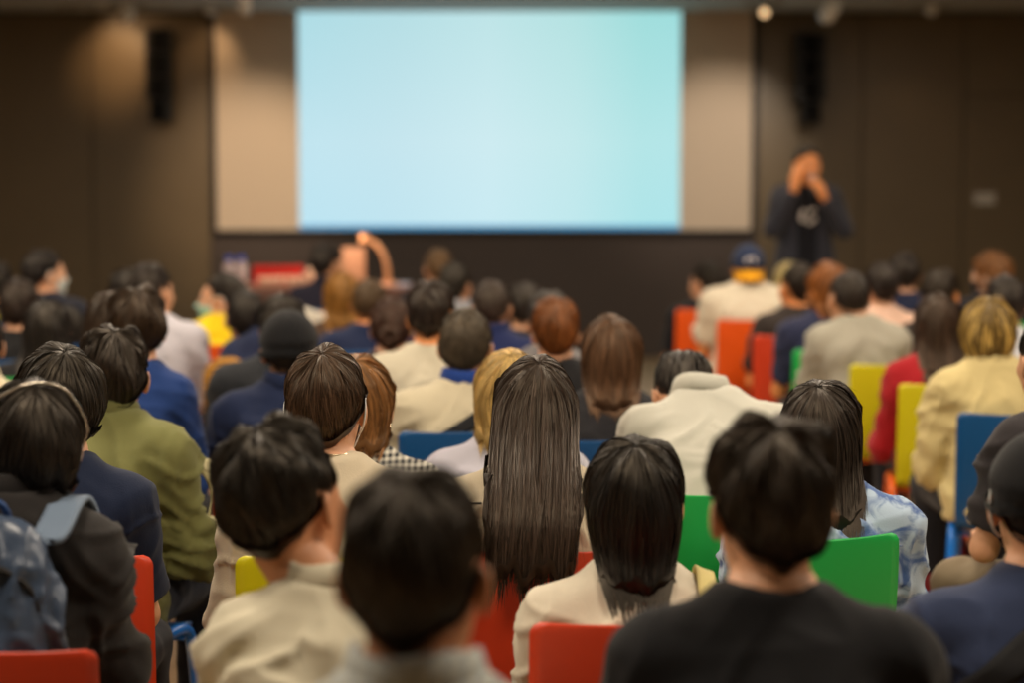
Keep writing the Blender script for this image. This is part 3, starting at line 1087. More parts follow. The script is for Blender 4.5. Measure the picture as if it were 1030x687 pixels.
def mask_on(rgb=(150, 190, 190)):
    def f(c):
        prims = _HL
        az = np.radians(np.linspace(-64, 64, 25)); el = np.radians(np.linspace(-3, -68, 12))
        D = np.array([[(math.sin(a) * math.cos(e * (1 - 0.35 * abs(a) / 1.12) - 0.10 * abs(a)), math.cos(a) * math.cos(e * (1 - .35 * abs(a) / 1.12) - 0.10 * abs(a)),
                        math.sin(e * (1 - 0.35 * abs(a) / 1.12) - 0.10 * abs(a))) for a in az] for e in el])
        D /= np.linalg.norm(D, axis=2)[..., None]
        c0 = np.array([0, 0.0, -0.015])
        r = ray_out(prims, c0, D)
        P = c0 + D * (r + 0.007)[..., None]
        P = c['Hc'] + (P * c['hs']) @ c['R'].T
        m = mat('mask_%d_%d_%d' % rgb, rgb, 0.8, 0.2)
        b = MB().sheet(P[:, ::-1], 0.003)
        o = b.build('face_mask', m, c['root'])
        b = MB()
        H = c['H']
        for s in (-1, 1):
            b.tube(smooth_path([H((s * .067, .050, -.022)), H((s * .083, .018, .012)), H((s * .087, -.014, .020)), H((s * .090, -.032, -.006)),
                                H((s * .082, -.020, -.045)), H((s * .066, .030, -.068))], 20), 0.0022, 6)
        lo_ = b.build('ear_loop', mat('mask_loop', (225, 225, 220), 0.7), o)
    return f


def headband_on(rgb=(190, 180, 165)):
    def f(c):
        # arc lying on the hair, over the top of the head from ear to ear
        pts = []
        for a in np.radians(np.linspace(-92, 92, 41)):
            d = np.array([math.sin(a), -0.42 * math.cos(a) - 0.02, math.cos(a)]); d /= np.linalg.norm(d)
            G = (c['G'].reshape(-1, 3) - c['Hc']) @ c['R'] / c['hs']
            q = G - C0
            qn = q / np.linalg.norm(q, axis=1)[:, None]
            k = np.argsort(-(qn @ d))[:5]
            r = np.linalg.norm(q[k], axis=1).mean() + 0.006
            pts.append(c['H'](C0 + d * r))
        b = MB().tube(smooth_path(pts, 60), 0.0030, 8)
        o = b.build('headband', mat('headband_silver', rgb, 0.25, 0.6, metallic=0.7), c['root'])
        o['label'] = 'thin silvery headband'
    return f


def earring_on(side, gold=(225, 210, 180)):
    def f(c):
        p = c['H']((side * 0.083, -0.006, -0.056))
        b = MB()
        b.tube([p + np.array([0.0, 0.010 * math.cos(t), 0.010 * math.sin(t)]) for t in np.linspace(0, 6.283, 17)], 0.0026, 6, caps=False)
        b.build('earring', mat('earring_metal', gold, 0.2, 0.6, metallic=0.9), c['root'])
    return f


def necklace_on():
    def f(c):
        n = np.array([0, float(c['cy'](c['zN'])) - 0.002, c['zN'] + 0.012])
        pts = [n + np.array([0.066 * math.cos(t), 0.063 * math.sin(t), -0.03 * max(0, math.sin(t))]) for t in np.linspace(0, 6.283, 60)]
        MB().tube(pts, 0.002, 6, caps=False).build('necklace', mat('earring_metal', (225, 210, 180), 0.2, 0.6, metallic=0.9), c['root'])
    return f


def bun_on(rgb, pos=(0, -0.125, -0.02), r=0.042):
    def f(c):
        b = MB()
        base = c['H'](pos)
        for k in range(5):
            ph = k * 1.256
            pts = [base + c['R'] @ np.array([r * 0.62 * math.cos(t + ph), -0.012 * math.sin(2 * t), r * 0.62 * math.sin(t + ph)]) for t in np.linspace(0, 4.4, 18)]
            b.tube(pts, np.linspace(r * 0.5, r * 0.38, 18), 10)
        o = b.build('hair_bun', hair_mat(rgb), c['root'])
    return f


def back_patch(c, poly, width, t=0.003, name='strap', m=None, parent=None, lift=0.004, front=False, n=40):
    """ribbon laid on the back of the clothes through (x, z) points"""
    pth = smooth_path([(x, 0, z) for x, z in poly], n)
    sgn = 1.0 if front else -1.0
    tan = np.gradient(pth, axis=0); tan /= np.linalg.norm(tan, axis=1)[:, None]
    rows = []
    for o in np.linspace(-0.5, 0.5, 5):
        q = pth + np.stack([-tan[:, 2], np.zeros(n), tan[:, 0]], 1) * (o * width)
        lo = np.full(n, 0.0); hi = np.full(n, 0.55)
        cyv = c['cy'](q[:, 2])
        for _ in range(14):
            mid = (lo + hi) / 2
            P = np.stack([q[:, 0], cyv + sgn * mid, q[:, 2]], 1)
            ins = sdf_points(c['shirt'], P) < lift
            lo = np.where(ins, mid, lo); hi = np.where(ins, hi, mid)
        rows.append(np.stack([q[:, 0], cyv + sgn * (lo + 0.004), q[:, 2]], 1))
    b = MB().sheet(np.array(rows), t)
    return b.build(name, m, parent or c['root'])


def over_shoulder(c, x, width, a0=-60, a1=215, lift=0.006, n=30):
    rows = []
    for a in np.radians(np.linspace(a1, a0, n)):
        row = []
        for q in np.linspace(-width / 2, width / 2, 5):
            o = np.array([x + q, float(c['cy'](c['zN'] - .16)), c['zN'] - .16])
            d = np.array([0, math.cos(a), math.sin(a)])
            lo, hi = 0.0, 0.4
            for _ in range(14):
                m = (lo + hi) / 2
                if sdf_points(c['shirt'], (o + d * m)[None])[0] < lift: lo = m
                else: hi = m
            row.append(o + d * (hi + .008))
        rows.append(row)
    return np.array(rows)


def seam_on(dz, half=0.15, rgb=(50, 46, 42), x0=None, wd=0.004):
    def f(c):
        z = c['zN'] - dz
        back_patch(c, [(-half if x0 is None else x0, z - 0.005), (0, z), (half, z - 0.005)], wd, 0.0015, 'seam', cloth(rgb), lift=0.009)
    return f


def eyes_on():
    def f(c):
        for s in (-1, 1):
            b = MB().lathe([(0.0001, -0.011), (0.006, -0.0092), (0.0095, -0.0055), (0.011, 0), (0.0095, 0.0055), (0.006, 0.0092), (0.0001, 0.011)], (0, 0, 0), 14, 'y')
            b.V[0] = b.V[0] @ c['R'].T + c['H']((s * 0.031, 0.083, 0.004))
            e = b.build('eye', mat('eye_white', (225, 220, 214), 0.2, 0.5), c['root'])
            b = MB().lathe([(0.0052, 0.0095), (0.0045, 0.0112), (0.0001, 0.0116)], (0, 0, 0), 12, 'y')
            b.V[0] = b.V[0] @ c['R'].T + c['H']((s * 0.031, 0.083, 0.004))
            b.build('iris', mat('iris_dark', (30, 20, 16), 0.15, 0.6), e)
            MB().tube(smooth_path([c['H']((s * .014, .0955, .024)), c['H']((s * .032, .0965, .030)), c['H']((s * .050, .086, .025))], 10), [.002] + [.0036] * 7 + [.003, .0015], 6).build('eyebrow', hair_mat((24, 20, 18)), c['root'])
    return f


# ------------------------------------------------------------------ the room
def on_wall(px, py, Y):
    a = at(px, py, 10.0)
    o = np.array([0, 0, CAMZ])
    d = a - o
    return o + d * (Y / d[1])


YW = 17.9                      # the front wall
ZC = float(on_wall(515, 12.5, YW)[2])   # ceiling height
XS = 6.6                       # side walls
wall_m = mat('wall_laminate', (105, 90, 67), 0.40, 0.5, (60, 0.05), var=0.10, var_scale=3)
wall_c = mat('wall_laminate_centre', (70, 60, 56), 0.5, 0.4, (60, 0.05), var=0.08, var_scale=3)
dark_m = mat('groove_dark', (14, 12, 11), 0.8)
ceil_m = mat('ceiling_paint', (170, 172, 168), 0.8, 0.2, (30, 0.05), var=0.05)
side_m = mat('side_wall_paint', (96, 84, 70), 0.7, 0.3, var=0.05)


def floor_material():
    m = mat('floor_vinyl', (178, 150, 116), 0.42, 0.4, (120, 0.05))
    nt = m.node_tree
    b = nt.nodes['Principled BSDF']
    tc = nt.nodes.new('ShaderNodeTexCoord')
    br = nt.nodes.new('ShaderNodeTexBrick')
    br.inputs['Color1'].default_value = lin((182, 154, 120)); br.inputs['Color2'].default_value = lin((168, 140, 106))
    br.inputs['Mortar'].default_value = lin((120, 98, 74))
    br.inputs['Scale'].default_value = 1.0
    br.inputs['Mortar Size'].default_value = 0.003
    br.inputs['Brick Width'].default_value = 1.2; br.inputs['Row Height'].default_value = 0.18
    nt.links.new(tc.outputs['Object'], br.inputs['Vector'])
    nt.links.new(br.outputs['Color'], b.inputs['Base Color'])
    return m


def struct(o):
    o['kind'] = 'structure'
    return o


struct(MB().box(-XS, XS, -2.0, YW, -0.1, 0).build('floor', floor_material(), smooth=False))
struct(MB().box(-XS, XS, -2.0, YW, ZC, ZC + 0.1).build('ceiling', ceil_m, smooth=False))
struct(MB().box(-XS - 0.1, -XS, -2.0, YW, 0, ZC).build('wall_left', side_m, smooth=False))
struct(MB().box(XS, XS + 0.1, -2.0, YW, 0, ZC).build('wall_right', side_m, smooth=False))
struct(MB().box(-XS, XS, -2.1, -2.0, 0, ZC).build('wall_back', side_m, smooth=False))
# front wall: dark board with laminate panels in front, a fine groove between neighbours
struct(MB().box(-XS - 0.1, XS + 0.1, YW + 0.02, YW + 0.12, 0, ZC).build('wall_front', dark_m, smooth=False))
seams = [-XS] + [float(on_wall(p, 200, YW)[0]) for p in (-40, 94, 212)]
seamsR = [float(on_wall(p, 200, YW)[0]) for p in (761, 866, 968)]
for a, b in zip(seams[:-1], seams[1:]):
    struct(MB().box(a + 0.006, b - 0.006, YW, YW + 0.019, 0.0, ZC - 0.003, 0.002).build('wall_front_panel', wall_m, smooth=False))
for a, b in zip(seamsR[:-1], seamsR[1:]):
    struct(MB().box(a + 0.006, b - 0.006, YW, YW + 0.019, 0.0, ZC - 0.003, 0.002).build('wall_front_panel', wall_m, smooth=False))
struct(MB().box(seams[-1] + 0.006, seamsR[0] - 0.006, YW - 0.03, YW + 0.019, 0.0, ZC - 0.003, 0.003).build('wall_front_panel', wall_c, smooth=False))
# flush door in the panelling on the right, with panel above it
zd = float(on_wall(1000, 96, YW)[2])
xd0, xd1 = seamsR[-1], seamsR[-1] + 1.0
dr = struct(MB().box(xd0 + 0.006, xd1 - 0.006, YW, YW + 0.019, 0.01, zd - 0.005, 0.002).build('door_1', wall_m, smooth=False))
h = MB(); h.tube([(xd1 - 0.09, YW - 0.002, 1.0), (xd1 - 0.09, YW - 0.05, 1.0), (xd1 - 0.2, YW - 0.05, 1.0)], 0.009, 8)
h.build('door_handle', mat('steel', (150, 150, 148), 0.3, 0.5, metallic=1.0), dr)
struct(MB().box(xd0 + 0.006, xd1 - 0.006, YW, YW + 0.019, zd + 0.005, ZC - 0.003, 0.002).build('wall_front_panel', wall_m, smooth=False))
struct(MB().box(xd1 + 0.006, XS, YW, YW + 0.019, 0.0, ZC - 0.003, 0.002).build('wall_front_panel', wall_m, smooth=False))
# bulkhead edge where the ceiling meets the wall
struct(MB().box(-XS, XS, YW - 0.05, YW - 0.031, ZC - 0.02, ZC).build('trim_1', mat('trim_dark', (40, 40, 40), 0.6), smooth=False))

# small sign on the door
sg = empty('door_sign', (0, 0, 0)); tag(sg, 'small pale plate sign on the dark door right of the presenter', 'sign')
p0, p1 = on_wall(979, 206, YW), on_wall(1002, 193, YW)
MB().box(p0[0], p1[0], YW - 0.006, YW, p0[2], p1[2], 0.001).build('plate', mat('sign_grey', (150, 142, 130), 0.5), sg, smooth=False)
for k in range(2):   # two rows of blurred, unreadable characters
    b = MB()
    zz = p0[2] + (0.30 + 0.4 * k) * (p1[2] - p0[2])
    for j in range(6):
        xx = p0[0] + (0.1 + 0.14 * j) * (p1[0] - p0[0])
        b.box(xx, xx + 0.017, YW - 0.008, YW - 0.006, zz - 0.014, zz + 0.014)
    b.build('text_row', mat('sign_white', (250, 248, 242), 0.5), sg, smooth=False)

# ------------------------------------------------------------------ ceiling lamps (above the frame) and track lights
lamp_m = mat('lamp_white', (225, 225, 220), 0.5)
glow = bpy.data.materials.new('lamp_glow'); glow.use_nodes = True
glow.node_tree.nodes['Principled BSDF'].inputs['Emission Color'].default_value = (1, .62, .30, 1)
glow.node_tree.nodes['Principled BSDF'].inputs['Emission Strength'].default_value = 1.6
n_l = 0
for yy in (3.0, 5.4, 7.8, 10.2, 13.4):
    for xx in (-3.6, -1.2, 1.2, 3.6):
        t = empty('ceiling_lamp', (xx, yy, ZC)); n_l += 1
        tag(t, 'square recessed ceiling lamp over the audience', 'ceiling lamp', 'ceiling lamps over the audience')
        MB().box(-.32, .32, -.32, -.30, -.03, 0).box(-.32, .32, .30, .32, -.03, 0).box(-.32, -.30, -.30, .30, -.03, 0).box(.30, .32, -.30, .30, -.03, 0).build('lamp_frame', lamp_m, t, smooth=False)
        MB().box(-.30, .30, -.30, .30, -.012, -.004).build('diffuser', glow, t, smooth=False)
        L = bpy.data.lights.new('lamp_light', 'AREA'); L.shape = 'SQUARE'; L.size = 0.56
        L.energy = CEIL_W * (1.0 if yy < 12 else 0.55); L.color = CEIL_COL
        lo = bpy.data.objects.new('lamp_light', L); lo.location = (0, 0, -0.035); lo.parent = t
        COL.objects.link(lo)


def track_light(px, py, aim, power, label, D=17.0, spot=50, lit=False, size=1.0, col=None):
    p = at(px, py, D)
    t = empty('track_light', (p[0], p[1], ZC)); tag(t, label, 'track light', 'track lights under the ceiling')
    MB().box(-.16, .16, -.018, .018, -.03, 0, .004).build('track', mat('track_grey', (150, 148, 140), 0.5), t, smooth=False)
    MB().tube([(0, 0, -.03), (0, 0, p[2] - ZC + .03)], .012, 10).build('stem', lamp_m, t)
    d = np.array(aim) - p; d /= np.linalg.norm(d)
    q = np.array([0, 0, p[2] - ZC])
    b = MB(); b.tube([q - d * .10, q - d * .095, q + d * .06, q + d * .10], [.035 * size, .045 * size, .05 * size, .052 * size], 18)
    hd = b.build('lamp_head', lamp_m, t)
    b = MB(); b.tube([q + d * .101, q + d * .104], .042 * size, 18)
    b.build('lens', glow, hd)
    L = bpy.data.lights.new('track_beam', 'SPOT'); L.energy = power; L.color = col or TRACK_COL; L.spot_size = math.radians(spot); L.spot_blend = 0.9; L.shadow_soft_size = 0.04
    lo = bpy.data.objects.new('track_beam', L); lo.parent = t; lo.location = q + d * .12
    lo.rotation_euler = Vector(d).to_track_quat('-Z', 'Y').to_euler()
    COL.objects.link(lo)


W = lambda px, py: on_wall(px, py, YW)
track_light(128, 9, W(118, 62), TRACK_W * .50, 'white track light over the left wall, large with tilted head', 16.9, 58, size=1.35)
track_light(77, -1, W(150, 62), TRACK_W * .22, 'white track light at the far left, cut by the photo top', 16.9, 80)
track_light(212, 3, W(208, 70), TRACK_W * .12, 'white track light at the top left corner of the screen', 17.1, 74)
track_light(246, 3, W(256, 190), TRACK_W * 5.0, 'white track light above the left margin of the screen', 14.6, 40, col=(1, .74, .50))
track_light(768, 9, (at(812, 190, 13.1)), TRACK_W * 1.5, 'track light with glowing lens at the right screen corner', 16.6, 30, size=.85)
track_light(930, -104, at(812, 172, 13.15), TRACK_W * 1.3, 'added unseen white track light above the audience aimed at the presenter', 9.6, 13, col=(1, .66, .38))  # lamp added out of view to brighten the presenter's face from the front
track_light(836, 10, W(718, 170), TRACK_W * 2.7, 'white track light above the right loudspeaker', 15.2, 44, size=1.3, col=(1, .82, .64))
track_light(938, 2, W(900, 230), TRACK_W * .06, 'white track light far right, above the dark panels', 16.9, 80)

# ------------------------------------------------------------------ projection screen
sp = empty('projection_screen', (float(W(488, 200)[0]), YW - .1, 0))
tag(sp, 'wide projection screen lit pale blue with beige side margins', 'projection screen')
sp['mount'] = 'wall'
ox, oy = sp.location.x, sp.location.y


def scr(px, py):
    q = on_wall(px, py, YW - .1)
    return q[0] - ox, q[2]


x0, z0 = scr(218.5, 231); x1, z1 = scr(757, 10)
fab = mat('screen_fabric', (205, 190, 172), 0.75, 0.2, (400, 0.03))
MB().box(x0, x1, 0.0, 0.004, z0, z1 + .02).build('screen_fabric', fab, sp, smooth=False)
MB().box(x0 - .03, x1 + .03, -.012, .02, z0 - .035, z0, .006).build('bottom_bar', mat('bar_black', (18, 18, 20), 0.5), sp, smooth=False)
MB().box(x0 - .03, x0, -.004, .01, z0, z1).build('side_border', mat('bar_black', (18, 18, 20), 0.5), sp, smooth=False)
MB().box(x1, x1 + .03, -.004, .01, z0, z1).build('side_border', mat('bar_black', (18, 18, 20), 0.5), sp, smooth=False)
pm = bpy.data.materials.new('projected_light'); pm.use_nodes = True
nt = pm.node_tree
b = nt.nodes['Principled BSDF']; b.inputs['Base Color'].default_value = (.02, .02, .02, 1); b.inputs['Roughness'].default_value = .9; b.inputs['Specular IOR Level'].default_value = 0
tc = nt.nodes.new('ShaderNodeTexCoord'); mp = nt.nodes.new('ShaderNodeSeparateXYZ')
nt.links.new(tc.outputs['Generated'], mp.inputs[0])
rx = nt.nodes.new('ShaderNodeValToRGB')
rx.color_ramp.elements[0].position = 0.0; rx.color_ramp.elements[0].color = lin((178, 222, 236))
rx.color_ramp.elements[1].position = 1.0; rx.color_ramp.elements[1].color = lin((150, 224, 222))
for p_, c_ in ((0.25, (190, 225, 235)), (0.5, (205, 236, 240)), (0.72, (188, 232, 230)), (0.9, (152, 224, 220))):
    e = rx.color_ramp.elements.new(p_); e.color = lin(c_)
nt.links.new(mp.outputs[0], rx.inputs[0])
rz = nt.nodes.new('ShaderNodeValToRGB')
rz.color_ramp.elements[0].position = 0.0; rz.color_ramp.elements[0].color = lin((196, 232, 246))
rz.color_ramp.elements[1].position = 1.0; rz.color_ramp.elements[1].color = lin((170, 218, 220))
e = rz.color_ramp.elements.new(.4); e.color = lin((205, 234, 242))
e = rz.color_ramp.elements.new(.03); e.color = lin((196, 232, 246))
nt.links.new(mp.outputs[2], rz.inputs[0])
mx = nt.nodes.new('ShaderNodeMix'); mx.data_type = 'RGBA'; mx.inputs['Factor'].default_value = .45
nt.links.new(rx.outputs[0], mx.inputs['A']); nt.links.new(rz.outputs[0], mx.inputs['B'])
nt.links.new(mx.outputs['Result'], b.inputs['Emission Color'])
b.inputs['Emission Strength'].default_value = SCREEN_E
px0, pz0 = scr(301.5, 229.5); px1, pz1 = scr(685, 11)
MB().box(px0, px1, -.004, -.001, pz0, pz1).build('projected_picture', pm, sp, smooth=False)
bl = bpy.data.materials.new('projected_edge'); bl.use_nodes = True
b = bl.node_tree.nodes['Principled BSDF']; b.inputs['Base Color'].default_value = (.02, .02, .02, 1)
b.inputs['Emission Color'].default_value = lin((60, 150, 200)); b.inputs['Emission Strength'].default_value = SCREEN_E
MB().box(px0, px1, -.005, -.0015, pz0 - .006, pz0 + .028).build('projected_edge', bl, sp, smooth=False)

# ------------------------------------------------------------------ column loudspeakers on the wall
spk = mat('speaker_black', (20, 20, 22), 0.5, 0.4)
grl = mat('speaker_grille', (12, 12, 13), 0.8, 0.2, (500, 0.4))
for (a, t_, b_, c_, label) in ((148, 29, 174, 124, 'black column loudspeaker on the wall left of the screen'), (798, 33, 831, 126, 'black column loudspeaker on the wall above the presenter')):
    q0, q1 = on_wall(a, c_, YW - .2), on_wall(b_, t_, YW - .2)
    t = empty('loudspeaker', ((q0[0] + q1[0]) / 2, YW - .1, q0[2])); tag(t, label, 'loudspeaker')
    hw, hh = (q1[0] - q0[0]) / 2, q1[2] - q0[2]
    n = 4
    for k in range(n):   # stacked, slightly splayed boxes
        za, zb = hh * k / n, hh * (k + 1) / n
        dy = -.02 * (n - 1 - k) ** 1.3 * .5
        cb = MB().box(-hw * (.62 if k == 0 else .97), hw * (.62 if k == 0 and a > 400 else .97), -.17 + dy, -.02 + dy, za + .004, zb - .002, .008).build('cabinet', spk, t, smooth=False)
        MB().box(-hw * .5, hw * .5, -.176 + dy, -.17 + dy, za + .02, zb - .02, .002).build('grille', grl, cb, smooth=False)
    MB().box(-.03, .03, -.12, .1, hh * .3, hh * .36).box(-.03, .03, -.03, .1, hh * .75, hh * .8).box(-.06, .06, .085, .1, hh * .2, hh * .9).build('wall_bracket', mat('bracket_dark', (36, 36, 38), .5), t, smooth=False)

# ------------------------------------------------------------------ chairs
PLASTIC = {'red': (208, 64, 32), 'yellow': (206, 196, 18), 'green': (28, 170, 76), 'blue': (8, 74, 128), 'orange': (226, 84, 10)}
FRAME = {'red': (210, 66, 16), 'yellow': (222, 96, 24), 'green': (24, 128, 56), 'blue': (24, 112, 206), 'orange': (214, 70, 16)}
_CH = {}


def chair_meshes():
    prof = smooth_path([(.225, .398), (.205, .418), (.10, .427), (-.05, .422), (-.13, .422), (-.172, .436)], 16)
    rows = []
    for i, (y, z) in enumerate(prof):
        d = max(0, .03 - (.225 - y))
        hw = .205 - (.03 - math.sqrt(max(0, .03 ** 2 - d ** 2)))
        rows.append([(x * hw, y, z + .010 * abs(x) ** 3) for x in np.linspace(-1, 1, 15)])
    _CH['seat'] = (MB().sheet(np.array(rows)[:, ::-1], .011), )
    zz = np.concatenate([np.linspace(.436, .79, 14), np.linspace(.805, .832, 8)])
    rows = []
    for z in zz:
        u = (z - .436) / (.832 - .436)
        y = -.172 - .060 * (1 - (1 - u) ** 2.2)
        d = max(0, z - (.832 - .020))
        hw = .208 - .004 * u - (.020 - math.sqrt(max(0, .020 ** 2 - d ** 2)))
        rows.append([(x * hw, y + .020 * abs(x) ** 2 * min(1, u * 2), z - .0 * abs(x)) for x in np.linspace(-1, 1, 17)])
    _CH['backrest'] = (MB().sheet(np.array(rows), .011), )


chair_meshes()
_chm = {}


def chair(x, y, yaw, colour, label, frame=None, group=None):
    t = empty('chair', (x, y, 0), math.radians(yaw))
    tag(t, label, 'chair', group)
    pm_ = mat('plastic_' + colour, PLASTIC[colour], 0.38, 0.45, (140, 0.03))
    fm = mat('frame_' + (frame or colour), FRAME[frame or colour], 0.3, 0.5)

    def inst(key, build, m, name):
        if key not in _chm:
            o = build()
            _chm[key] = o.data
        else:
            o = bpy.data.objects.new(name, _chm[key]); COL.objects.link(o); o.parent = t
        o.material_slots[0].link = 'OBJECT'; o.material_slots[0].material = m
        return o
    inst('seat', lambda: _CH['seat'][0].build('seat', pm_, t), pm_, 'seat')
    inst('backrest', lambda: _CH['backrest'][0].build('backrest', pm_, t), pm_, 'backrest')
    for s in (-1, 1):
        inst('leg%d' % s, lambda: MB().tube(smooth_path([(s * .225, -.235, .004), (s * .222, -.20, .20), (s * .218, -.165, .385), (s * .217, -.13, .428), (s * .217, -.06, .438), (s * .217, .06, .438),
                                                         (s * .217, .13, .428), (s * .218, .165, .385), (s * .222, .195, .20), (s * .225, .215, .004)], 48), .0155, 10).build('leg', fm, t), fm, 'leg')
    inst('bar-1', lambda: MB().tube([(-.217, -.12, .412), (.217, -.12, .412)], .011, 8).build('crossbar', fm, t), fm, 'crossbar')
    inst('bar1', lambda: MB().tube([(-.217, .12, .412), (.217, .12, .412)], .011, 8).build('crossbar', fm, t), fm, 'crossbar')
    return t


def seat_of(c, colour, label, frame=None, dyaw=0.0, dx=0.0, dy=0.0, group=None):
    return chair(c['X'] + dx, c['Y'] + dy, c['yaw'] + dyaw, colour, label, frame, group)


# ------------------------------------------------------------------ the audience, front of the photo first
BLK, DKB, BRN = (20, 18, 17), (34, 27, 22), (56, 38, 26)
S = lambda c, **k: dict(c=c, **k)
P = {}

P['near'] = person(415, 470, 868, 'man with cropped dark hair and pale striped shirt, nearest and most blurred', S((196, 196, 186), pat='stripe_v', c2=(168, 176, 180), collar='shirt', sleeve='long'),
                   ('short', (30, 25, 21)), hi=True, tone=1, hyaw=-8)
P['black_tee'] = person(778, 425, 690, 'man with tousled black hair in a plain black T-shirt', S((22, 22, 25), fold=.006),
                        ('tousle', (30, 24, 20)), hyaw=4, w=1.0, hi=True)
P['white_shirt'] = person(282, 428, 625, 'man with tousled black hair in a cream collared shirt, left ear showing', S((206, 198, 174), collar='shirt', sleeve='long', fold=.011),
                          ('tousle', (24, 22, 20)), hyaw=-6, hi=True, tone=1, yaw=-20, w=0.8, hx=-0.1, roll=-7)
P['beanie'] = person(1050, 432, 580, 'person in black knit cap and navy shirt with sling strap, at the right edge', S((44, 54, 82), collar='crew', sleeve='long', fold=.010),
                     ('crop', BLK), hyaw=-8, w=1.05, extras=[cap_on((20, 20, 22), z0=-.012, brim=0, thick=.018, name='knit_cap'), mask_on((40, 42, 46))], hi=True)
P['backpacker'] = person(33, 378, 555, 'person in a black jacket wearing a silvery headband and a blue-grey backpack', S((34, 31, 30), collar='shirt', sleeve='long', puff=.022, fold=.012),
                         ('bowl', (26, 23, 21)), hyaw=18, w=0.78, extras=[headband_on(), mask_on((200, 205, 205))], nk=0.205, hs=0.93, shoulder=-0.015, arms={1: dict(E=(.160, .10, .72), W=(.10, .32, .66), d=(-.2, .9, 0), n=(0, 0, -1)), -1: "lap"}, hx=0.03)
P['shag'] = person(639, 440, 530, 'person in a cream-white T-shirt with shaggy black hair over the nape', S((208, 198, 178), fold=.009),
                   ('shag', (15, 14, 14)), hyaw=-4, w=0.90)
P['navy_tee'] = person(60, 348, 458, 'man in a navy T-shirt with smooth black hair swept to the right', S((24, 34, 58), fold=.006),
                       ('bowl', (26, 23, 20), None, dict(ze=-.06)), hyaw=26, w=0.92, arms={1: dict(E=(.172, .12, .64), W=(.10, .33, .645), d=(-.2, .9, 0), n=(0, 0, -1)), -1: "lap"})
P['sweater'] = person(327, 350, 456, 'person with brown-black hair, cream knit top and necklace, mask loops at the ears', S((206, 192, 166), sleeve='long', fold=.007),
                      ('short', (52, 38, 28), None, dict(T=(.027, .017, .004))), hyaw=-3, w=.94, extras=[mask_on((222, 222, 218)), necklace_on()])
P['long_hair'] = person(538, 355, 449, 'woman with long straight dark brown hair down her pale blouse', S((204, 190, 164), sleeve='short', fold=.010, collar='crew'),
                        ('long', (40, 31, 26)), hyaw=3, w=.90, nlocks=9000, extras=[seam_on(.075, .17)], roll=3)
P['tiedye'] = person(826, 380, 437, 'woman with shoulder-length dark hair in a blue and white tie-dye shirt', S((176, 196, 216), pat='tiedye', c2=(82, 108, 160), fold=.010),
                     ('lob', (32, 26, 23), None, dict(ze=-.20)), hyaw=-18, w=.88, extras=[seam_on(.12, .16, (120, 140, 170))])
P['olive'] = person(114, 328, 383, 'broad man in an olive green jacket with black hair', S((112, 112, 66), collar='shirt', sleeve='long', puff=.024, fold=.012, cc=(104, 104, 62)),
                    ('tousle', (30, 25, 22), None, dict(T=(.026, .016, .004))), hyaw=27, w=0.98, lean=.10, nk=0.225, yaw=-14, trousers=(28, 32, 44))
P['gingham'] = person(360, 357, 388, 'woman with a light brown bob and earring in a small black-and-white check shirt', S((214, 210, 196), pat='check', c2=(40, 44, 50), sleeve='long'),
                      ('bowl', (104, 70, 38), None, dict(ze=-.105, tuck=.24)), hyaw=-6, w=.92, extras=[earring_on(1)])
P['blonde_lilac'] = person(512, 351, 368, 'person with dyed blonde hair in pale lilac-grey, half hidden by long dark hair', S((186, 184, 196), collar='shirt', sleeve='long'),
                           ('bob', (150, 124, 74), None, dict(ze=-.115)), hyaw=8, w=.92)
P['bent'] = person(688, 360, 352, 'man in a white pinstriped shirt bowing his head forward', S((190, 187, 174), pat='pinstripe', c2=(164, 164, 154), collar='shirt', sleeve='long', fold=.010),
                   ('short', (24, 22, 22)), hyaw=0, pitch=50, lean=.42, w=1.03, bent=dict(neck=-.075, head=-.115, fwd=.135, hx=-.055))
P['khaki'] = person(1062, 312, 383, 'man in charcoal T-shirt and khaki trousers at the right edge, behind the knit cap', S((44, 40, 42), puff=.02),
                    ('short', (22, 20, 20)), hyaw=-14, w=1.12, lean=.12, trousers=(126, 112, 90),
                    arms='lap', hx=-0.03, yaw=24)
P['royal_blue'] = person(138, 288, 316, 'man with wavy dark brown hair in a royal blue shirt behind the olive jacket', S((28, 54, 108), sleeve='long'),
                         ('tousle', (40, 30, 23)), hyaw=20, w=0.74)
P['black_cap'] = person(290, 310, 308, 'man in a black baseball cap and navy polo shirt', S((25, 36, 66), collar='shirt', sleeve='short'),
                        ('crop', (26, 23, 22)), hyaw=2, w=1.02, extras=[cap_on((22, 22, 24), z0=-.016, brim=1)])
P['cream_polo'] = person(468, 306, 312, 'man with greying cropped hair in a cream polo with blue collar and black strap', S((196, 185, 158), collar='shirt', cc=(30, 60, 130), cl='royal blue polo collar', fold=.010),
                         ('crop', (62, 54, 44), None, dict(T=(.016, .010, .003))), hyaw=-8, w=1.08)
P['blazer'] = person(615, 316, 322, 'woman with a smooth brown bob in a black blazer', S((34, 33, 36), collar='blazer', sleeve='long', puff=.02, fold=.006),
                     ('bob', (70, 48, 32), None, dict(ze=-.150, tuck=.22)), w=.95)
P['blonde_jacket'] = person(995, 297, 292, 'person with streaked blonde hair in a pale yellow jacket', S((206, 188, 134), collar='shirt', sleeve='long', puff=.022, fold=.010),
                            ('bowl', (58, 42, 24), (232, 192, 104), dict(ze=-.09)), hyaw=-12, w=0.8, tone=0, nk=0.225)
P['auburn'] = person(559, 298, 268, 'man with auburn brown hair in a black top', S((26, 25, 27)), ('short', (96, 54, 24), None, dict(T=(.028, .018, .004))), w=.95)
P['white_left'] = person(433, 280, 278, 'man with black hair in a white shirt beside the cream polo man', S((204, 195, 172), sleeve='short'), ('short', (32, 25, 23)), hyaw=-10, w=1.06, tone=3)
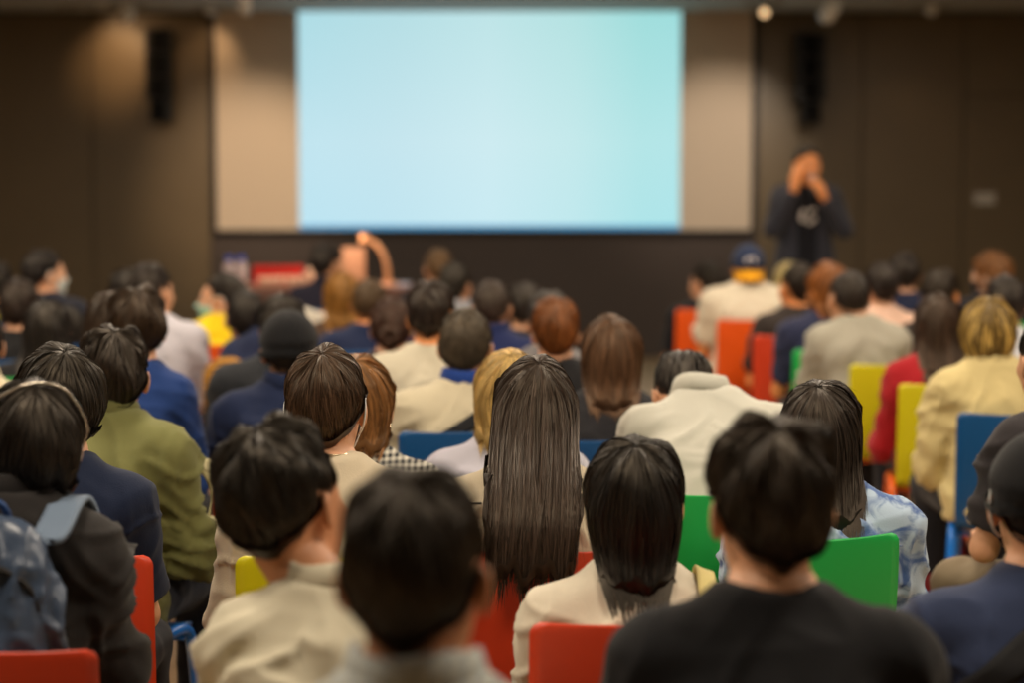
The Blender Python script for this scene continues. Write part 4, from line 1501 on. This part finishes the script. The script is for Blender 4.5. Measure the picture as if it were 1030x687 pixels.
P['black_jacket'] = person(284, 294, 272, 'man in a black jacket just behind the black cap', S((38, 40, 44), sleeve='long', puff=.026, collar='shirt'), ('short', (28, 25, 24)), hyaw=-14, w=1.14)
P['red_top'] = person(944, 292, 256, 'woman with shoulder-length dark hair in a crimson top', S((160, 26, 34), sleeve='long'), ('lob', (46, 33, 26), None, dict(ze=-.20)), hyaw=-6, w=.90)
P['grey_tee'] = person(855, 268, 232, 'man with short black hair in a light grey-beige T-shirt', S((160, 155, 140)), ('crop', (32, 28, 27)), hyaw=12, w=0.93, nk=0.215, hx=-0.035)
P['earring'] = person(834, 262, 213, 'woman with orange-brown hair and an earring in a navy T-shirt', S((40, 44, 70)), ('bowl', (110, 64, 28), None, dict(ze=-.11)), hyaw=22, w=1.0, extras=[earring_on(-1)], tone=3, lean=.1)
P['brown_tee'] = person(804, 262, 196, 'man with black hair leaning forward in a dark brown T-shirt', S((46, 38, 34)), ('short', (30, 25, 23)), hyaw=24, w=1.02, lean=.16, tone=3)
P['yellow_brim'] = person(753, 243, 178, 'person in white T-shirt wearing a navy cap backwards with yellow brim and emblem', S((212, 200, 178), puff=.026), ('crop', BLK), w=1.16,
                          extras=[cap_on((42, 52, 78), z0=-.004, brim=-1, brim_rgb=(226, 158, 28), emblem=True, droop=.075)], tone=3)
P['dark_front'] = person(712, 262, 165, 'person in black with black hair left of the white T-shirt and navy cap', S((24, 25, 30)), ('short', BLK), hyaw=35)
P['fair_front'] = person(795, 262, 166, 'person with pale blonde hair right of the navy cap', S((60, 56, 52)), ('bob', (170, 148, 100)), w=.9)
P['pink_shirt'] = person(887, 262, 196, 'man with black hair in a pale pink shirt', S((226, 188, 166)), ('short', (32, 28, 28)), hyaw=12)
P['navy_far'] = person(910, 252, 178, 'person with black hair in a navy top behind the pale pink shirt', S((28, 34, 58)), ('short', (32, 29, 29)), w=.95)
P['cheek'] = person(946, 268, 210, 'person with black hair turned a little left, above the crimson top', S((52, 44, 40)), ('short', (34, 28, 24)), hyaw=-30, w=.95, tone=3)
P['auburn_far'] = person(1000, 252, 181, 'person with auburn hair and black mask turned left near the dark door', S((30, 30, 36)), ('bowl', (92, 58, 30)), hyaw=45, extras=[mask_on((36, 38, 44)), eyes_on()])
P['black_right'] = person(1012, 275, 232, 'person with black hair just above the streaked blonde hair', S((190, 192, 196)), ('short', (34, 31, 31)), w=.95)
# left half, further back
P['masked_left'] = person(42, 250, 186, 'person with black hair and a pale mask turned right against the wall', S((30, 32, 44)), ('short', (22, 21, 24), None, dict(T=(.03, .02, .004))), hyaw=-52, extras=[mask_on((206, 214, 210)), eyes_on()])
P['dark_left'] = person(19, 278, 226, 'dark-haired person in black, left of and below the pale-masked person', S((28, 27, 28)), ('short', (38, 31, 29)), hyaw=-8)
P['long_left'] = person(46, 298, 247, 'person with long black hair below the masked person at left', S((30, 29, 30)), ('lob', (24, 22, 22)), w=.92)
P['behind_long'] = person(66, 306, 208, 'dark-haired person mostly hidden right of the long black hair at left', S((180, 120, 116)), ('bob', (24, 22, 22)), w=.9)
P['left_edge'] = person(-3, 262, 172, 'dark-haired person cut by the left edge', S((34, 34, 38)), ('short', (28, 26, 26)))
P['cream_edge'] = person(-24, 306, 300, 'person in a cream shirt whose shoulder shows at the left edge', S((206, 194, 164), collar='shirt', sleeve='long'), ('short', (30, 26, 24)), hyaw=20, w=1.05)
P['lilac_shirt'] = person(150, 262, 228, 'man with dark hair turned right in a pale lilac-white shirt', S((190, 186, 194), sleeve='long'), ('short', (34, 30, 29)), hyaw=-26, w=1.06)
P['behind_lilac'] = person(127, 268, 196, 'dark-haired person just left of the lilac-white shirt', S((34, 34, 40)), ('short', (28, 26, 26)), w=.95)
P['behind_wavy'] = person(112, 290, 280, 'person with dark hair half hidden by the wavy brown hair', S((36, 34, 34)), ('lob', (44, 34, 27)), w=.88)
P['yellow_shirt'] = person(226, 272, 207, 'person in a bright yellow shirt and pale green mask facing left', S((232, 200, 20)), ('short', (26, 24, 24)), yaw=25, hyaw=62, w=1.02, extras=[mask_on((160, 206, 196)), eyes_on()], nk=0.215)
P['navy_hood'] = person(246, 289, 228, 'person with black hair in a navy top right of the yellow shirt', S((38, 46, 74), collar='hood', puff=.02, sleeve='long'), ('short', (24, 23, 24)), hyaw=10, w=0.75, hx=-0.1, nk=0.2)
P['dark_suit'] = person(328, 242, 166, 'person with black hair in a dark suit near the drinks table', S((34, 32, 46), collar='blazer', sleeve='long'), ('short', (26, 24, 25)), hyaw=-40)
P['golden'] = person(344, 272, 190, 'person with golden brown hair holding a white sheet', S((70, 50, 36)), ('bob', (118, 80, 32), None, dict(ze=-.15)), w=.9, hyaw=12,
                     arms={-1: dict(E=(-.22, .08, .72), W=(-.15, .20, .80), d=(.1, .5, .7), n=(.2, .9, 0)), 1: 'lap'})
P['buzz_navy'] = person(371, 275, 215, 'man with close-cropped brown hair in a navy T-shirt', S((28, 38, 68)), ('buzz', (66, 50, 34)), hyaw=-12, w=1.05, tone=3)
P['bun'] = person(393, 297, 240, 'woman with dark reddish brown hair gathered in a low bun', S((60, 44, 40)), ('short', (52, 34, 28), None, dict(T=(.02, .016, .008))), w=.88, extras=[bun_on((60, 38, 30))])
P['thinning'] = person(441, 247, 164, 'man with thinning light hair on top in the front row', S((40, 36, 40)), ('crop', (92, 70, 48)), hyaw=10)
P['dark_mid'] = person(457, 262, 188, 'man with black hair showing his left ear, below the thinning hair', S((150, 150, 156), collar='shirt'), ('short', (34, 32, 30)), hyaw=-14)
P['navy_mid'] = person(494, 278, 226, 'man with greying dark hair and navy collar in the middle', S((30, 40, 82), collar='shirt'), ('crop', (48, 40, 36)))
P['dark_mid_b'] = person(528, 282, 206, 'person with black hair right of the greying man', S((46, 44, 46)), ('short', (32, 29, 28)), w=.95)
P['grey_knit'] = person(552, 290, 246, 'person with dark grey hair in grey, half hidden by the auburn hair', S((120, 116, 116), sleeve='long'), ('short', (52, 50, 50)), w=1.1)

# ------------------------------------------------------------------ their chairs
C = lambda k, col, lab, **kw: seat_of(P[k], col, lab, **kw)
C('backpacker', 'red', 'red chair with its top edge crossing below the blue-grey backpack', frame='red', dx=.01, dy=-.04)
C('shag', 'red', 'red chair behind the cream-white T-shirt and shaggy hair')
C('navy_tee', 'red', 'red chair beside the black jacket, under the navy T-shirt', dx=.02, dyaw=8)
C('sweater', 'yellow', 'yellow chair with orange frame behind the cream knit top', dx=.04)
C('long_hair', 'red', 'red chair under the long straight hair')
C('tiedye', 'green', 'bright green chair behind the tie-dye shirt', dx=-.13, dyaw=22)
C('olive', 'blue', 'chair with bright blue legs under the olive jacket', dx=-.02)
C('bent', 'green', 'green chair behind the bowed man in white')
C('khaki', 'green', 'dark green legged chair under the khaki trousers')
C('cream_polo', 'blue', 'deep blue chair behind the cream polo')
C('blazer', 'blue', 'blue chair behind the black blazer')
C('blonde_jacket', 'blue', 'blue chair with bright blue legs behind the pale yellow jacket', dyaw=-16, dx=.10)
C('white_left', 'blue', 'blue chair behind the man in the white shirt')
C('red_top', 'yellow', 'yellow chair with orange frame beside the crimson top', frame='yellow', dyaw=-8, dx=.03)
C('grey_tee', 'yellow', 'yellow chair behind the grey-beige T-shirt', dx=.13)
C('earring', 'green', 'green chair showing beside the navy T-shirt and blue jeans')
C('brown_tee', 'red', 'red chair behind the dark brown T-shirt', dyaw=-20)
C('yellow_brim', 'orange', 'orange chair behind the white T-shirt and backwards cap')
for k, col, lab in (
        ('dark_front', 'orange', 'orange chair left of the white T-shirt and navy cap'),
        ('black_right', 'red', 'red chair under the black-haired person above the streaked blonde hair'),
        ('cheek', 'yellow', 'yellow chair hidden behind the crimson top'),
        ('auburn_far', 'green', 'green chair hidden below the auburn-haired person with black mask'),
        ('masked_left', 'blue', 'blue chair hidden below the pale-masked person at left'),
        ('dark_left', 'blue', 'blue chair under the dark-haired person in black at far left'),
        ('long_left', 'green', 'green chair under the long black hair at left'),
        ('behind_long', 'blue', 'blue chair behind the long black hair at left'),
        ('left_edge', 'yellow', 'yellow chair just outside the left edge'),
        ('cream_edge', 'red', 'red chair behind the cream shirt at the left edge'),
        ('behind_lilac', 'red', 'red chair hidden left of the lilac-white shirt'),
        ('behind_wavy', 'blue', 'blue chair hidden behind the wavy brown hair'),
        ('yellow_shirt', 'orange', 'orange chair under the bright yellow shirt'),
        ('dark_suit', 'blue', 'blue chair under the dark suit near the table'),
        ('buzz_navy', 'blue', 'blue chair under the close-cropped man in navy'),
        ('dark_mid', 'yellow', 'yellow chair below the thinning hair, mostly hidden'),
        ('navy_mid', 'red', 'red chair hidden behind the greying man with navy collar')):
    C(k, col, lab)

# ------------------------------------------------------------------ things worn, carried and stood about
to_world = lambda c, p: np.array(c['root'].matrix_basis @ Vector(p))
nyl = mat('backpack_nylon', (62, 76, 98), 0.34, 0.5, (18, 0.5), var=0.18, var_scale=6)
nyl2 = mat('backpack_strap', (104, 120, 140), 0.6, 0.3, (300, .15))
zipm = mat('zip_black', (24, 22, 22), 0.5)
brass = mat('zip_brass', (196, 160, 96), 0.3, 0.5, metallic=.9)
c = P['backpacker']
bp = empty('backpack', (c['X'], c['Y'], c['zN'] - .46), math.radians(c['yaw']))
tag(bp, 'shiny blue-grey nylon backpack with curved black zips on the black jacket', 'backpack')
bx = -.015
prims = [('+', Ell((bx, -.160, .215), (.150, .085, .245)), .0), ('+', Ell((bx, -.215, .13), (.125, .042, .135)), .03), ('-', Cap((bx - .4, -.01, .25), (bx + .4, -.01, .25), .105), .02)]
ax = axis(bx - .2, bx + .2, .006), axis(-.32, 0, .006), axis(-.08, .47, .006)
V, Q = surface_nets(field(prims, *ax), *ax)
V = relax(V, Q, 2)
N = normals(V, Q)
wob = vnoise(V * 7)
V = V + N * (.018 * (1 - 2 * np.abs(vnoise(V * np.array([11, 9, 15]) + wob[:, None] * 1.4))) + .005 * (1 - 2 * np.abs(vnoise(V * 26 + wob[:, None]))))[:, None]
bag_body = mk('bag_body', V, Q, nyl, bp)


def bag_y(x, z):
    lo, hi = -.34, -.10
    for _ in range(16):
        m = (lo + hi) / 2
        if sdf_points(prims, np.array([x, m, z])[None])[0] < 0: hi = m
        else: lo = m
    return hi - .008


for zc, rz_, xr in ((.27, .11, .122), (.14, .13, .10)):
    pts = []
    for a in np.radians(np.linspace(8, 172, 40)):
        x, z = bx + xr * math.cos(a), zc + rz_ * math.sin(a) ** .8
        pts.append((x, bag_y(x, z), z))
    MB().tube(pts, .0085, 8, flat=.6).build('zip', zipm, bp)
    for a in (1.35, 1.75):
        x, z = bx + xr * math.cos(a), zc + rz_ * math.sin(a) ** .8
        y = bag_y(x, z) - .008
        MB().box(x - .005, x + .005, y - .006, y + .002, z - .030, z + .004, .002).build('zip_pull', brass, bp)
MB().tube(smooth_path([(bx - .05, -.11, .425), (bx - .035, -.13, .465), (bx + .035, -.13, .465), (bx + .05, -.11, .425)], 16), .010, 8, flat=.5).build('handle', mat('backpack_handle', (52, 84, 140), .6), bp)
for s in (-1, 1):
    o = bp.location.z
    dz = o
    pts = smooth_path([(bx + s * .085, -.150, .40), (s * .105, -.13, c['zN'] - dz - .055), (s * .112, -.02 + .05, c['zN'] - dz - .012), (s * .118, .135, c['zN'] - dz - .10), (s * .135, .15, c['zN'] - dz - .24), (s * .15, .10, c['zN'] - dz - .36)], 26)
    P_ = [[p + np.array([q, 0, 0]) for q in np.linspace(-.030, .030, 7)] for p in pts]
    MB().sheet(np.array(P_), .010).build('shoulder_strap', nyl2, bp)

# sling straps: their own things, lying on the shirts
webm = mat('web_black', (24, 24, 26), .7, .2, (300, .2))
for k, poly, wd, lab in (('cream_polo', [(.17, -.035), (.055, -.10), (-.02, -.145), (-.10, -.19), (-.16, -.24)], .042, 'black sling bag strap across the back of the cream polo'),
                         ('beanie', [(.10, -.02), (-.02, -.075), (-.10, -.135), (-.19, -.22)], .05, 'dark sling bag strap across the back of the navy shirt at right')):
    c = P[k]
    t = empty('sling_bag', (c['X'], c['Y'], c['zN'] - .4), math.radians(c['yaw']))
    tag(t, lab, 'bag')
    o = back_patch(c, [(x, c['zN'] + z) for x, z in poly], wd, .004, 'strap', webm, t, lift=.012)
    for v in o.data.vertices: v.co.z -= c['zN'] - .4
    q = sdf_points
    fy = float(c['cy'](c['zN'] - .3)) + .175
    b = MB().box(-.10, .10, fy, fy + .07, -.04, .09, .02); b.build('pouch', webm, t)

c = P['shag']
t = empty('shoulder_bag', (c['X'], c['Y'], .30), 0); tag(t, 'shoulder bag with a pale yellow strap on the cream-white T-shirt', 'bag')
strap = mat('canvas_cream', (206, 190, 128), .8, .2, (220, .2))
zn = c['zN'] - .30
rows = over_shoulder(c, .128, .034, -70, 235)
rows[..., 2] -= .30
back_end, front_end = rows[0].mean(0), rows[-1].mean(0)
MB().sheet(rows, .004).build('strap', strap, t)
for e in (back_end, front_end):
    pth = smooth_path([e, (e[0] + .09, e[1] * .9, .30), (.30, e[1] * .5, .15)], 14)
    MB().sheet(np.array([[p + np.array([0, q, 0]) for q in np.linspace(-.016, .016, 5)] for p in pth]), .004).build('strap', strap, t)
MB().box(.265, .345, -.12, .16, -.16, .16, .025).build('bag_body', strap, t)

c = P['olive']
t = empty('tote_bag', to_world(c, (.185, .22, .580)), math.radians(c['yaw'])); tag(t, 'cream canvas bag with loose straps beside the olive jacket', 'bag')
can = mat('canvas_pale', (204, 196, 156), .85, .2, (220, .2))
MB().box(-.025, .045, -.10, .12, 0, .12, .024).build('bag_body', can, t)
for dx, ph in ((-.01, 0), (.03, .05)):
    rows = [[p + np.array([0, q * .4, q]) for q in np.linspace(-.016, .016, 5)] for p in smooth_path([(dx, -.08, .10), (dx + .012, -.10, .19), (dx + .03 - ph, -.05, .275), (dx + .04, .0, .265), (dx + .04, .06, .20), (dx + .015, .08, .10)], 24)]
    MB().sheet(np.array(rows), .004).build('strap', can, t)

# dark red bag on the floor
q = at(936, 585, 7.35)
t = empty('backpack', (q[0], q[1], 0), math.radians(8)); tag(t, 'dark red backpack on the floor behind the bright blue chair legs', 'backpack')
rd = mat('bag_red', (120, 22, 28), .6, .3, (30, .4), var=.3, var_scale=9)
prims = [('+', Ell((0, 0, .17), (.17, .11, .20)), 0), ('+', Ell((0, -.09, .12), (.13, .06, .10)), .03)]
ax = axis(-.22, .22, .01), axis(-.2, .16, .01), axis(-.06, .42, .01)
V, Q = surface_nets(field(prims, *ax), *ax); V[:, 2] = np.maximum(V[:, 2], .002)
N = normals(V, Q); V = V + N * (.010 * vnoise(V * 13))[:, None]; V[:, 2] = np.maximum(V[:, 2], .002)
mk('bag_body', V, Q, rd, t)
MB().tube(smooth_path([(-.12, -.075, .24), (-.06, -.10, .32), (.06, -.10, .32), (.12, -.075, .24)], 20), .006, 6).build('zip', zipm, t)
MB().box(-.005, .03, -.158, -.146, .15, .175, .003).build('tag', mat('tag_green', (20, 110, 80), .5), t)
MB().tube(smooth_path([(-.03, .02, .36), (-.02, .02, .41), (.02, .02, .41), (.03, .02, .36)], 12), .008, 6).build('handle', zipm, t)

# mustard striped sweater hung over the chair of the yellow shirt
c = P['yellow_shirt']
q = at(229, 347, FPX / 238.)
chair(q[0] + .11, q[1] + .235, 0, 'orange', 'orange chair under the mustard striped sweater')
t = empty('sweater', (q[0], q[1] + .005, .832 - .195), 0); tag(t, 'mustard striped sweater draped over a chair below the yellow shirt', 'sweater')
rows = []
for u in np.linspace(0, 1, 14):
    rows.append([(x, -.05 + .10 * math.cos(math.pi * u) + .012 * math.sin(9 * x + 3 * u), 0.22 * math.sin(math.pi * u) ** .55 * (1 - .3 * (x / .1) ** 2) + .0) for x in np.linspace(-.085, .085, 14)])
MB().sheet(np.array(rows), .022).build('knit', cloth((168, 116, 30), 'stripe_h', (96, 62, 22)), t)

# white sheet of paper held by the golden-haired person
c = P['golden']
J = c['J'][-1]
q = at(323, 320, FPX / 191.)
t = empty('paper_sheet', q, 0); tag(t, 'white sheet of paper held up left of the golden brown hair', 'paper')
rows = [[(-.10 + .20 * u - .05 * v, -.02 + .02 * math.sin(u * 2.4), -.06 + .14 * v - .07 * u) for u in np.linspace(0, 1, 8)] for v in np.linspace(0, 1, 8)]
MB().sheet(np.array(rows), .0015).build('page', mat('paper_white', (232, 226, 212), .8, .2), t)

# ------------------------------------------------------------------ drinks table at the front left
D_T = 13.2
q0, q1 = at(246, 286, D_T), at(412, 286, D_T)
zt = q0[2]
t = empty('serving_table', ((q0[0] + q1[0]) / 2, q0[1], 0)); tag(t, 'long table with brown cloth by the front wall under the screen', 'table')
hw = (q1[0] - q0[0]) / 2
MB().box(-hw, hw, -.25, .25, zt - .03, zt, .006).build('tabletop', mat('table_top', (150, 106, 92), .3, .5), t, smooth=False)
rows = []
for z in (zt - .028, zt - .2, zt - .45, .02):
    a = np.linspace(0, 2 * math.pi, 61)[:-1]
    f = (zt - z)
    rows.append([(np.clip(1.5 * math.cos(x), -1, 1) * (hw + .006 + .02 * f * math.sin(14 * x) ** 2), np.clip(1.5 * math.sin(x), -1, 1) * (.256 + .03 * f * math.sin(17 * x) ** 2), z) for x in np.append(a, a[0])])
MB().sheet(np.array(rows), .003).build('table_cloth', cloth((92, 66, 56)), t)
bot = mat('bottle_clear', (190, 170, 170), .12, .6)
for px_, lab in ((229, 'clear bottle with a blue cap on the table, left one of the pair'), (241, 'clear bottle with a blue cap on the table, right one of the pair')):
    q = at(px_ + 1, 279, D_T - .02)
    b = empty('bottle', (q[0], q0[1], zt)); tag(b, lab, 'bottle', 'blue-capped bottles')
    dz = at(px_, 257, D_T)[2] - zt
    MB().lathe([(.001, 0), (.036, 0), (.038, .02), (.038, dz * .62), (.026, dz * .74), (.018, dz * .80), (.018, dz * .82), (.001, dz * .82)], seg=20).build('bottle_body', bot, b)
    MB().lathe([(.021, dz * .82), (.022, dz * .84), (.022, dz * .97), (.019, dz), (.001, dz)], seg=16).build('bottle_cap', mat('cap_blue', (30, 80, 190), .3), b)
if True:
    q0b, q1b = at(253, 278, D_T), at(304, 268, D_T)
    b = empty('name_board', ((q0b[0] + q1b[0]) / 2, q0[1] + .08, zt)); tag(b, 'low bright red panel standing on the front table', 'panel')
    hb = q1b[2] - zt
    w_ = (q1b[0] - q0b[0]) / 2
    MB().box(-w_, w_, -.012, .012, 0, hb, .004).build('board', mat('board_red', (206, 30, 20), .4), b, smooth=False)
    for s in (-1, 1): MB().box(s * w_ * .8 - .012, s * w_ * .8 + .012, -.05, .05, 0, .012, .003).build('foot', mat('board_red', (206, 30, 20), .4), b, smooth=False)
gls = mat('glass_warm', (236, 190, 160), .08, .8)
for i, (px_, hh) in enumerate(((264, .055), (272, .055), (281, .06), (291, .058), (298, .058), (305, .062), (312, .11))):
    q = at(px_, 283, D_T - .15)
    g = empty('drinking_glass', (q[0], q0[1] - .14, zt)); 
    tag(g, 'small shiny glass on the front table before the red panel' if i < 6 else 'taller shiny glass at the right end of the row of glasses', 'glass', 'glasses on the front table')
    r_ = .030
    MB().lathe([(.001, 0), (r_ * .8, 0), (r_, hh), (r_ - .003, hh), (r_ * .8 - .003, .006), (.001, .006)], seg=18).build('tumbler', gls, g)
    MB().lathe([(.001, .007), (r_ * .78 - .002, .007), (r_ * .9 - .003, hh * .6), (.001, hh * .6)], seg=18).build('drink', mat('drink_amber', (210, 130, 96), .1, .6), g)
q = at(356, 278, D_T + .1); qa, qb = at(345, 278, D_T), at(368, 249, D_T)
b = empty('display_board', (q[0], q0[1] + .1, zt)); tag(b, 'beige upright board standing on the front table', 'board')
MB().box(-(qb[0] - qa[0]) / 2, (qb[0] - qa[0]) / 2, -.01, .01, .01, qb[2] - zt, .004).build('panel', mat('board_beige', (176, 130, 100), .6), b, smooth=False)
MB().box(-.06, .06, -.06, .06, 0, .012, .003).build('foot', mat('bracket_dark', (36, 36, 38), .5), b, smooth=False)
# curved lamp: polished bent arm on a round foot
q = at(391, 281, D_T)
b = empty('desk_lamp', (q[0], q0[1], zt)); tag(b, 'curved shiny copper desk lamp arm on the front table', 'lamp')
L = bpy.data.lights.new('added_table_light', 'POINT'); L.energy = 4; L.color = (1, .72, .5); L.shadow_soft_size = .03  # point light added off the shade to brighten the table and glasses
lo = bpy.data.objects.new('added_table_light', L); COL.objects.link(lo); lo.parent = b; lo.location = (-.27, -.14, .27)
cop = mat('copper', (240, 176, 128), .3, .6, metallic=.35)
arm = [at(x, y, D_T) - np.array([q[0], q0[1], zt]) for x, y in ((390, 283), (390, 275), (388.5, 264), (384, 252), (377, 244), (370, 240))]
arm = [np.array([p[0], 0, p[2]]) for p in arm]
arm[0][2] = .012
MB().tube(smooth_path(arm, 30), np.linspace(.028, .022, 30), 12, flat=.7).build('lamp_arm', cop, b)
MB().lathe([(.001, 0), (.07, 0), (.07, .008), (.03, .016), (.001, .016)], seg=24).build('lamp_base', cop, b)
MB().tube([arm[-1] + np.array([.01, 0, .002]), arm[-1] + np.array([-.05, 0, .012])], [.024, .030], 14).build('lamp_shade', cop, b)

# ------------------------------------------------------------------ presenter
pr = person(812, 144, 152, 'presenter standing in a dark jacket, microphone at his mouth, one hand raised', S((26, 26, 32), collar='crew', sleeve='short', fold=.004), ('short', (18, 17, 18), None, dict(T=(.016, .010, .003))),
            yaw=180, hyaw=8, pitch=4, tone=3, stand=True, trousers=(34, 35, 44), shoes=(24, 22, 22), extras=[eyes_on()], w=.96, lean=.03,
            arms={1: dict(E=(.235, .13, 1.28), W=(.105, .245, 1.555), d=(-.10, -.05, .95), n=(-.6, -.5, .05), curl=.35),
                  -1: dict(E=(-.235, .11, 1.27), W=(-.075, .235, 1.50), d=(.42, .02, .75), n=(.55, -.75, -.1), curl=.85)})
c = pr
jk = [('+', Torso(np.array([c['zN'] - .82, c['zN'] - .55, c['zN'] - .35, c['zN'] - .2, c['zN'] - .08, c['zN'] - .045, c['zN'] - .015]), np.array([.225, .20, .175, .195, .195, .14, .09]),
                  np.array([.155, .15, .135, .145, .118, .10, .08]), c['cy'](np.array([c['zN'] - .82, c['zN'] - .55, c['zN'] - .35, c['zN'] - .2, c['zN'] - .08, c['zN'] - .045, c['zN'] - .015])), c['zN'] - .80, c['zN'] - .01), .02)]
for sd in (-1, 1):
    S_, E_, W_, *_ = c['J'][sd]
    jk += [('+', Cap(S_, E_, .072, .060), .04), ('+', Cap(E_, E_ + (W_ - E_) * .88, .060, .048, flat=True), .02)]
front = Torso(np.array([0, 3.]), np.array([.068, .068]), np.array([.3, .3]), np.array([.31, .31]), c['zN'] - .9, c['zN'] + .02, 6)
jk.append(('-', front, .01))
ax = axis(-.42, .42, .012), axis(-.25, .42, .012), axis(c['zN'] - .85, c['zN'] + .05, .012)
V, Q = surface_nets(field(jk, *ax), *ax); V = relax(V, Q, 2)
N = normals(V, Q); V = V + N * (.007 * (1 - 2 * np.abs(vnoise(V * np.array([9, 8, 5])))))[:, None]
mk('jacket', V, Q, cloth((54, 55, 64)), c['root'])
wp = cloth((206, 200, 196))
for poly, wd in (([(.03, -.20), (.045, -.24), (.03, -.275)], .028), ([(-.045, -.19), (-.02, -.20), (.0, -.215)], .022), ([(-.05, -.25), (-.02, -.275), (.01, -.285)], .026)):
    o = back_patch(c, [(x, c['zN'] + z) for x, z in poly], wd, .002, 'shirt_print', wp, c['root'], lift=.006, front=True, n=12)
    o['label'] = 'white print on the black shirt'
Wl, hd = c['J'][-1][2], c['J'][-1][3]
mouth = c['H']((0.0, .112, -.066))
hd = hd / np.linalg.norm(hd)
grip = Wl + hd * .085 + np.array([.022, -.012, 0])
dm = mouth - grip; dm /= np.linalg.norm(dm)
mi = empty('microphone', to_world(c, grip), c['root'].rotation_euler.z); tag(mi, 'handheld microphone at the mouth of the presenter', 'microphone')
MB().tube([-dm * .12, -dm * .1, dm * .035], [.010, .012, .016], 14).build('microphone_body', mat('mic_black', (22, 22, 24), .4), mi)
b = MB(); b.lathe([(.0005, -.026), (.016, -.022), (.024, -.006), (.025, .006), (.018, .020), (.0005, .026)], seg=18)
b.V[0] = b.V[0] + dm * .058
b.build('microphone_head', mat('mic_mesh', (170, 168, 168), .35, .5, (600, .5), metallic=.6), mi)
print('script time %.1f' % (time.time() - T0))
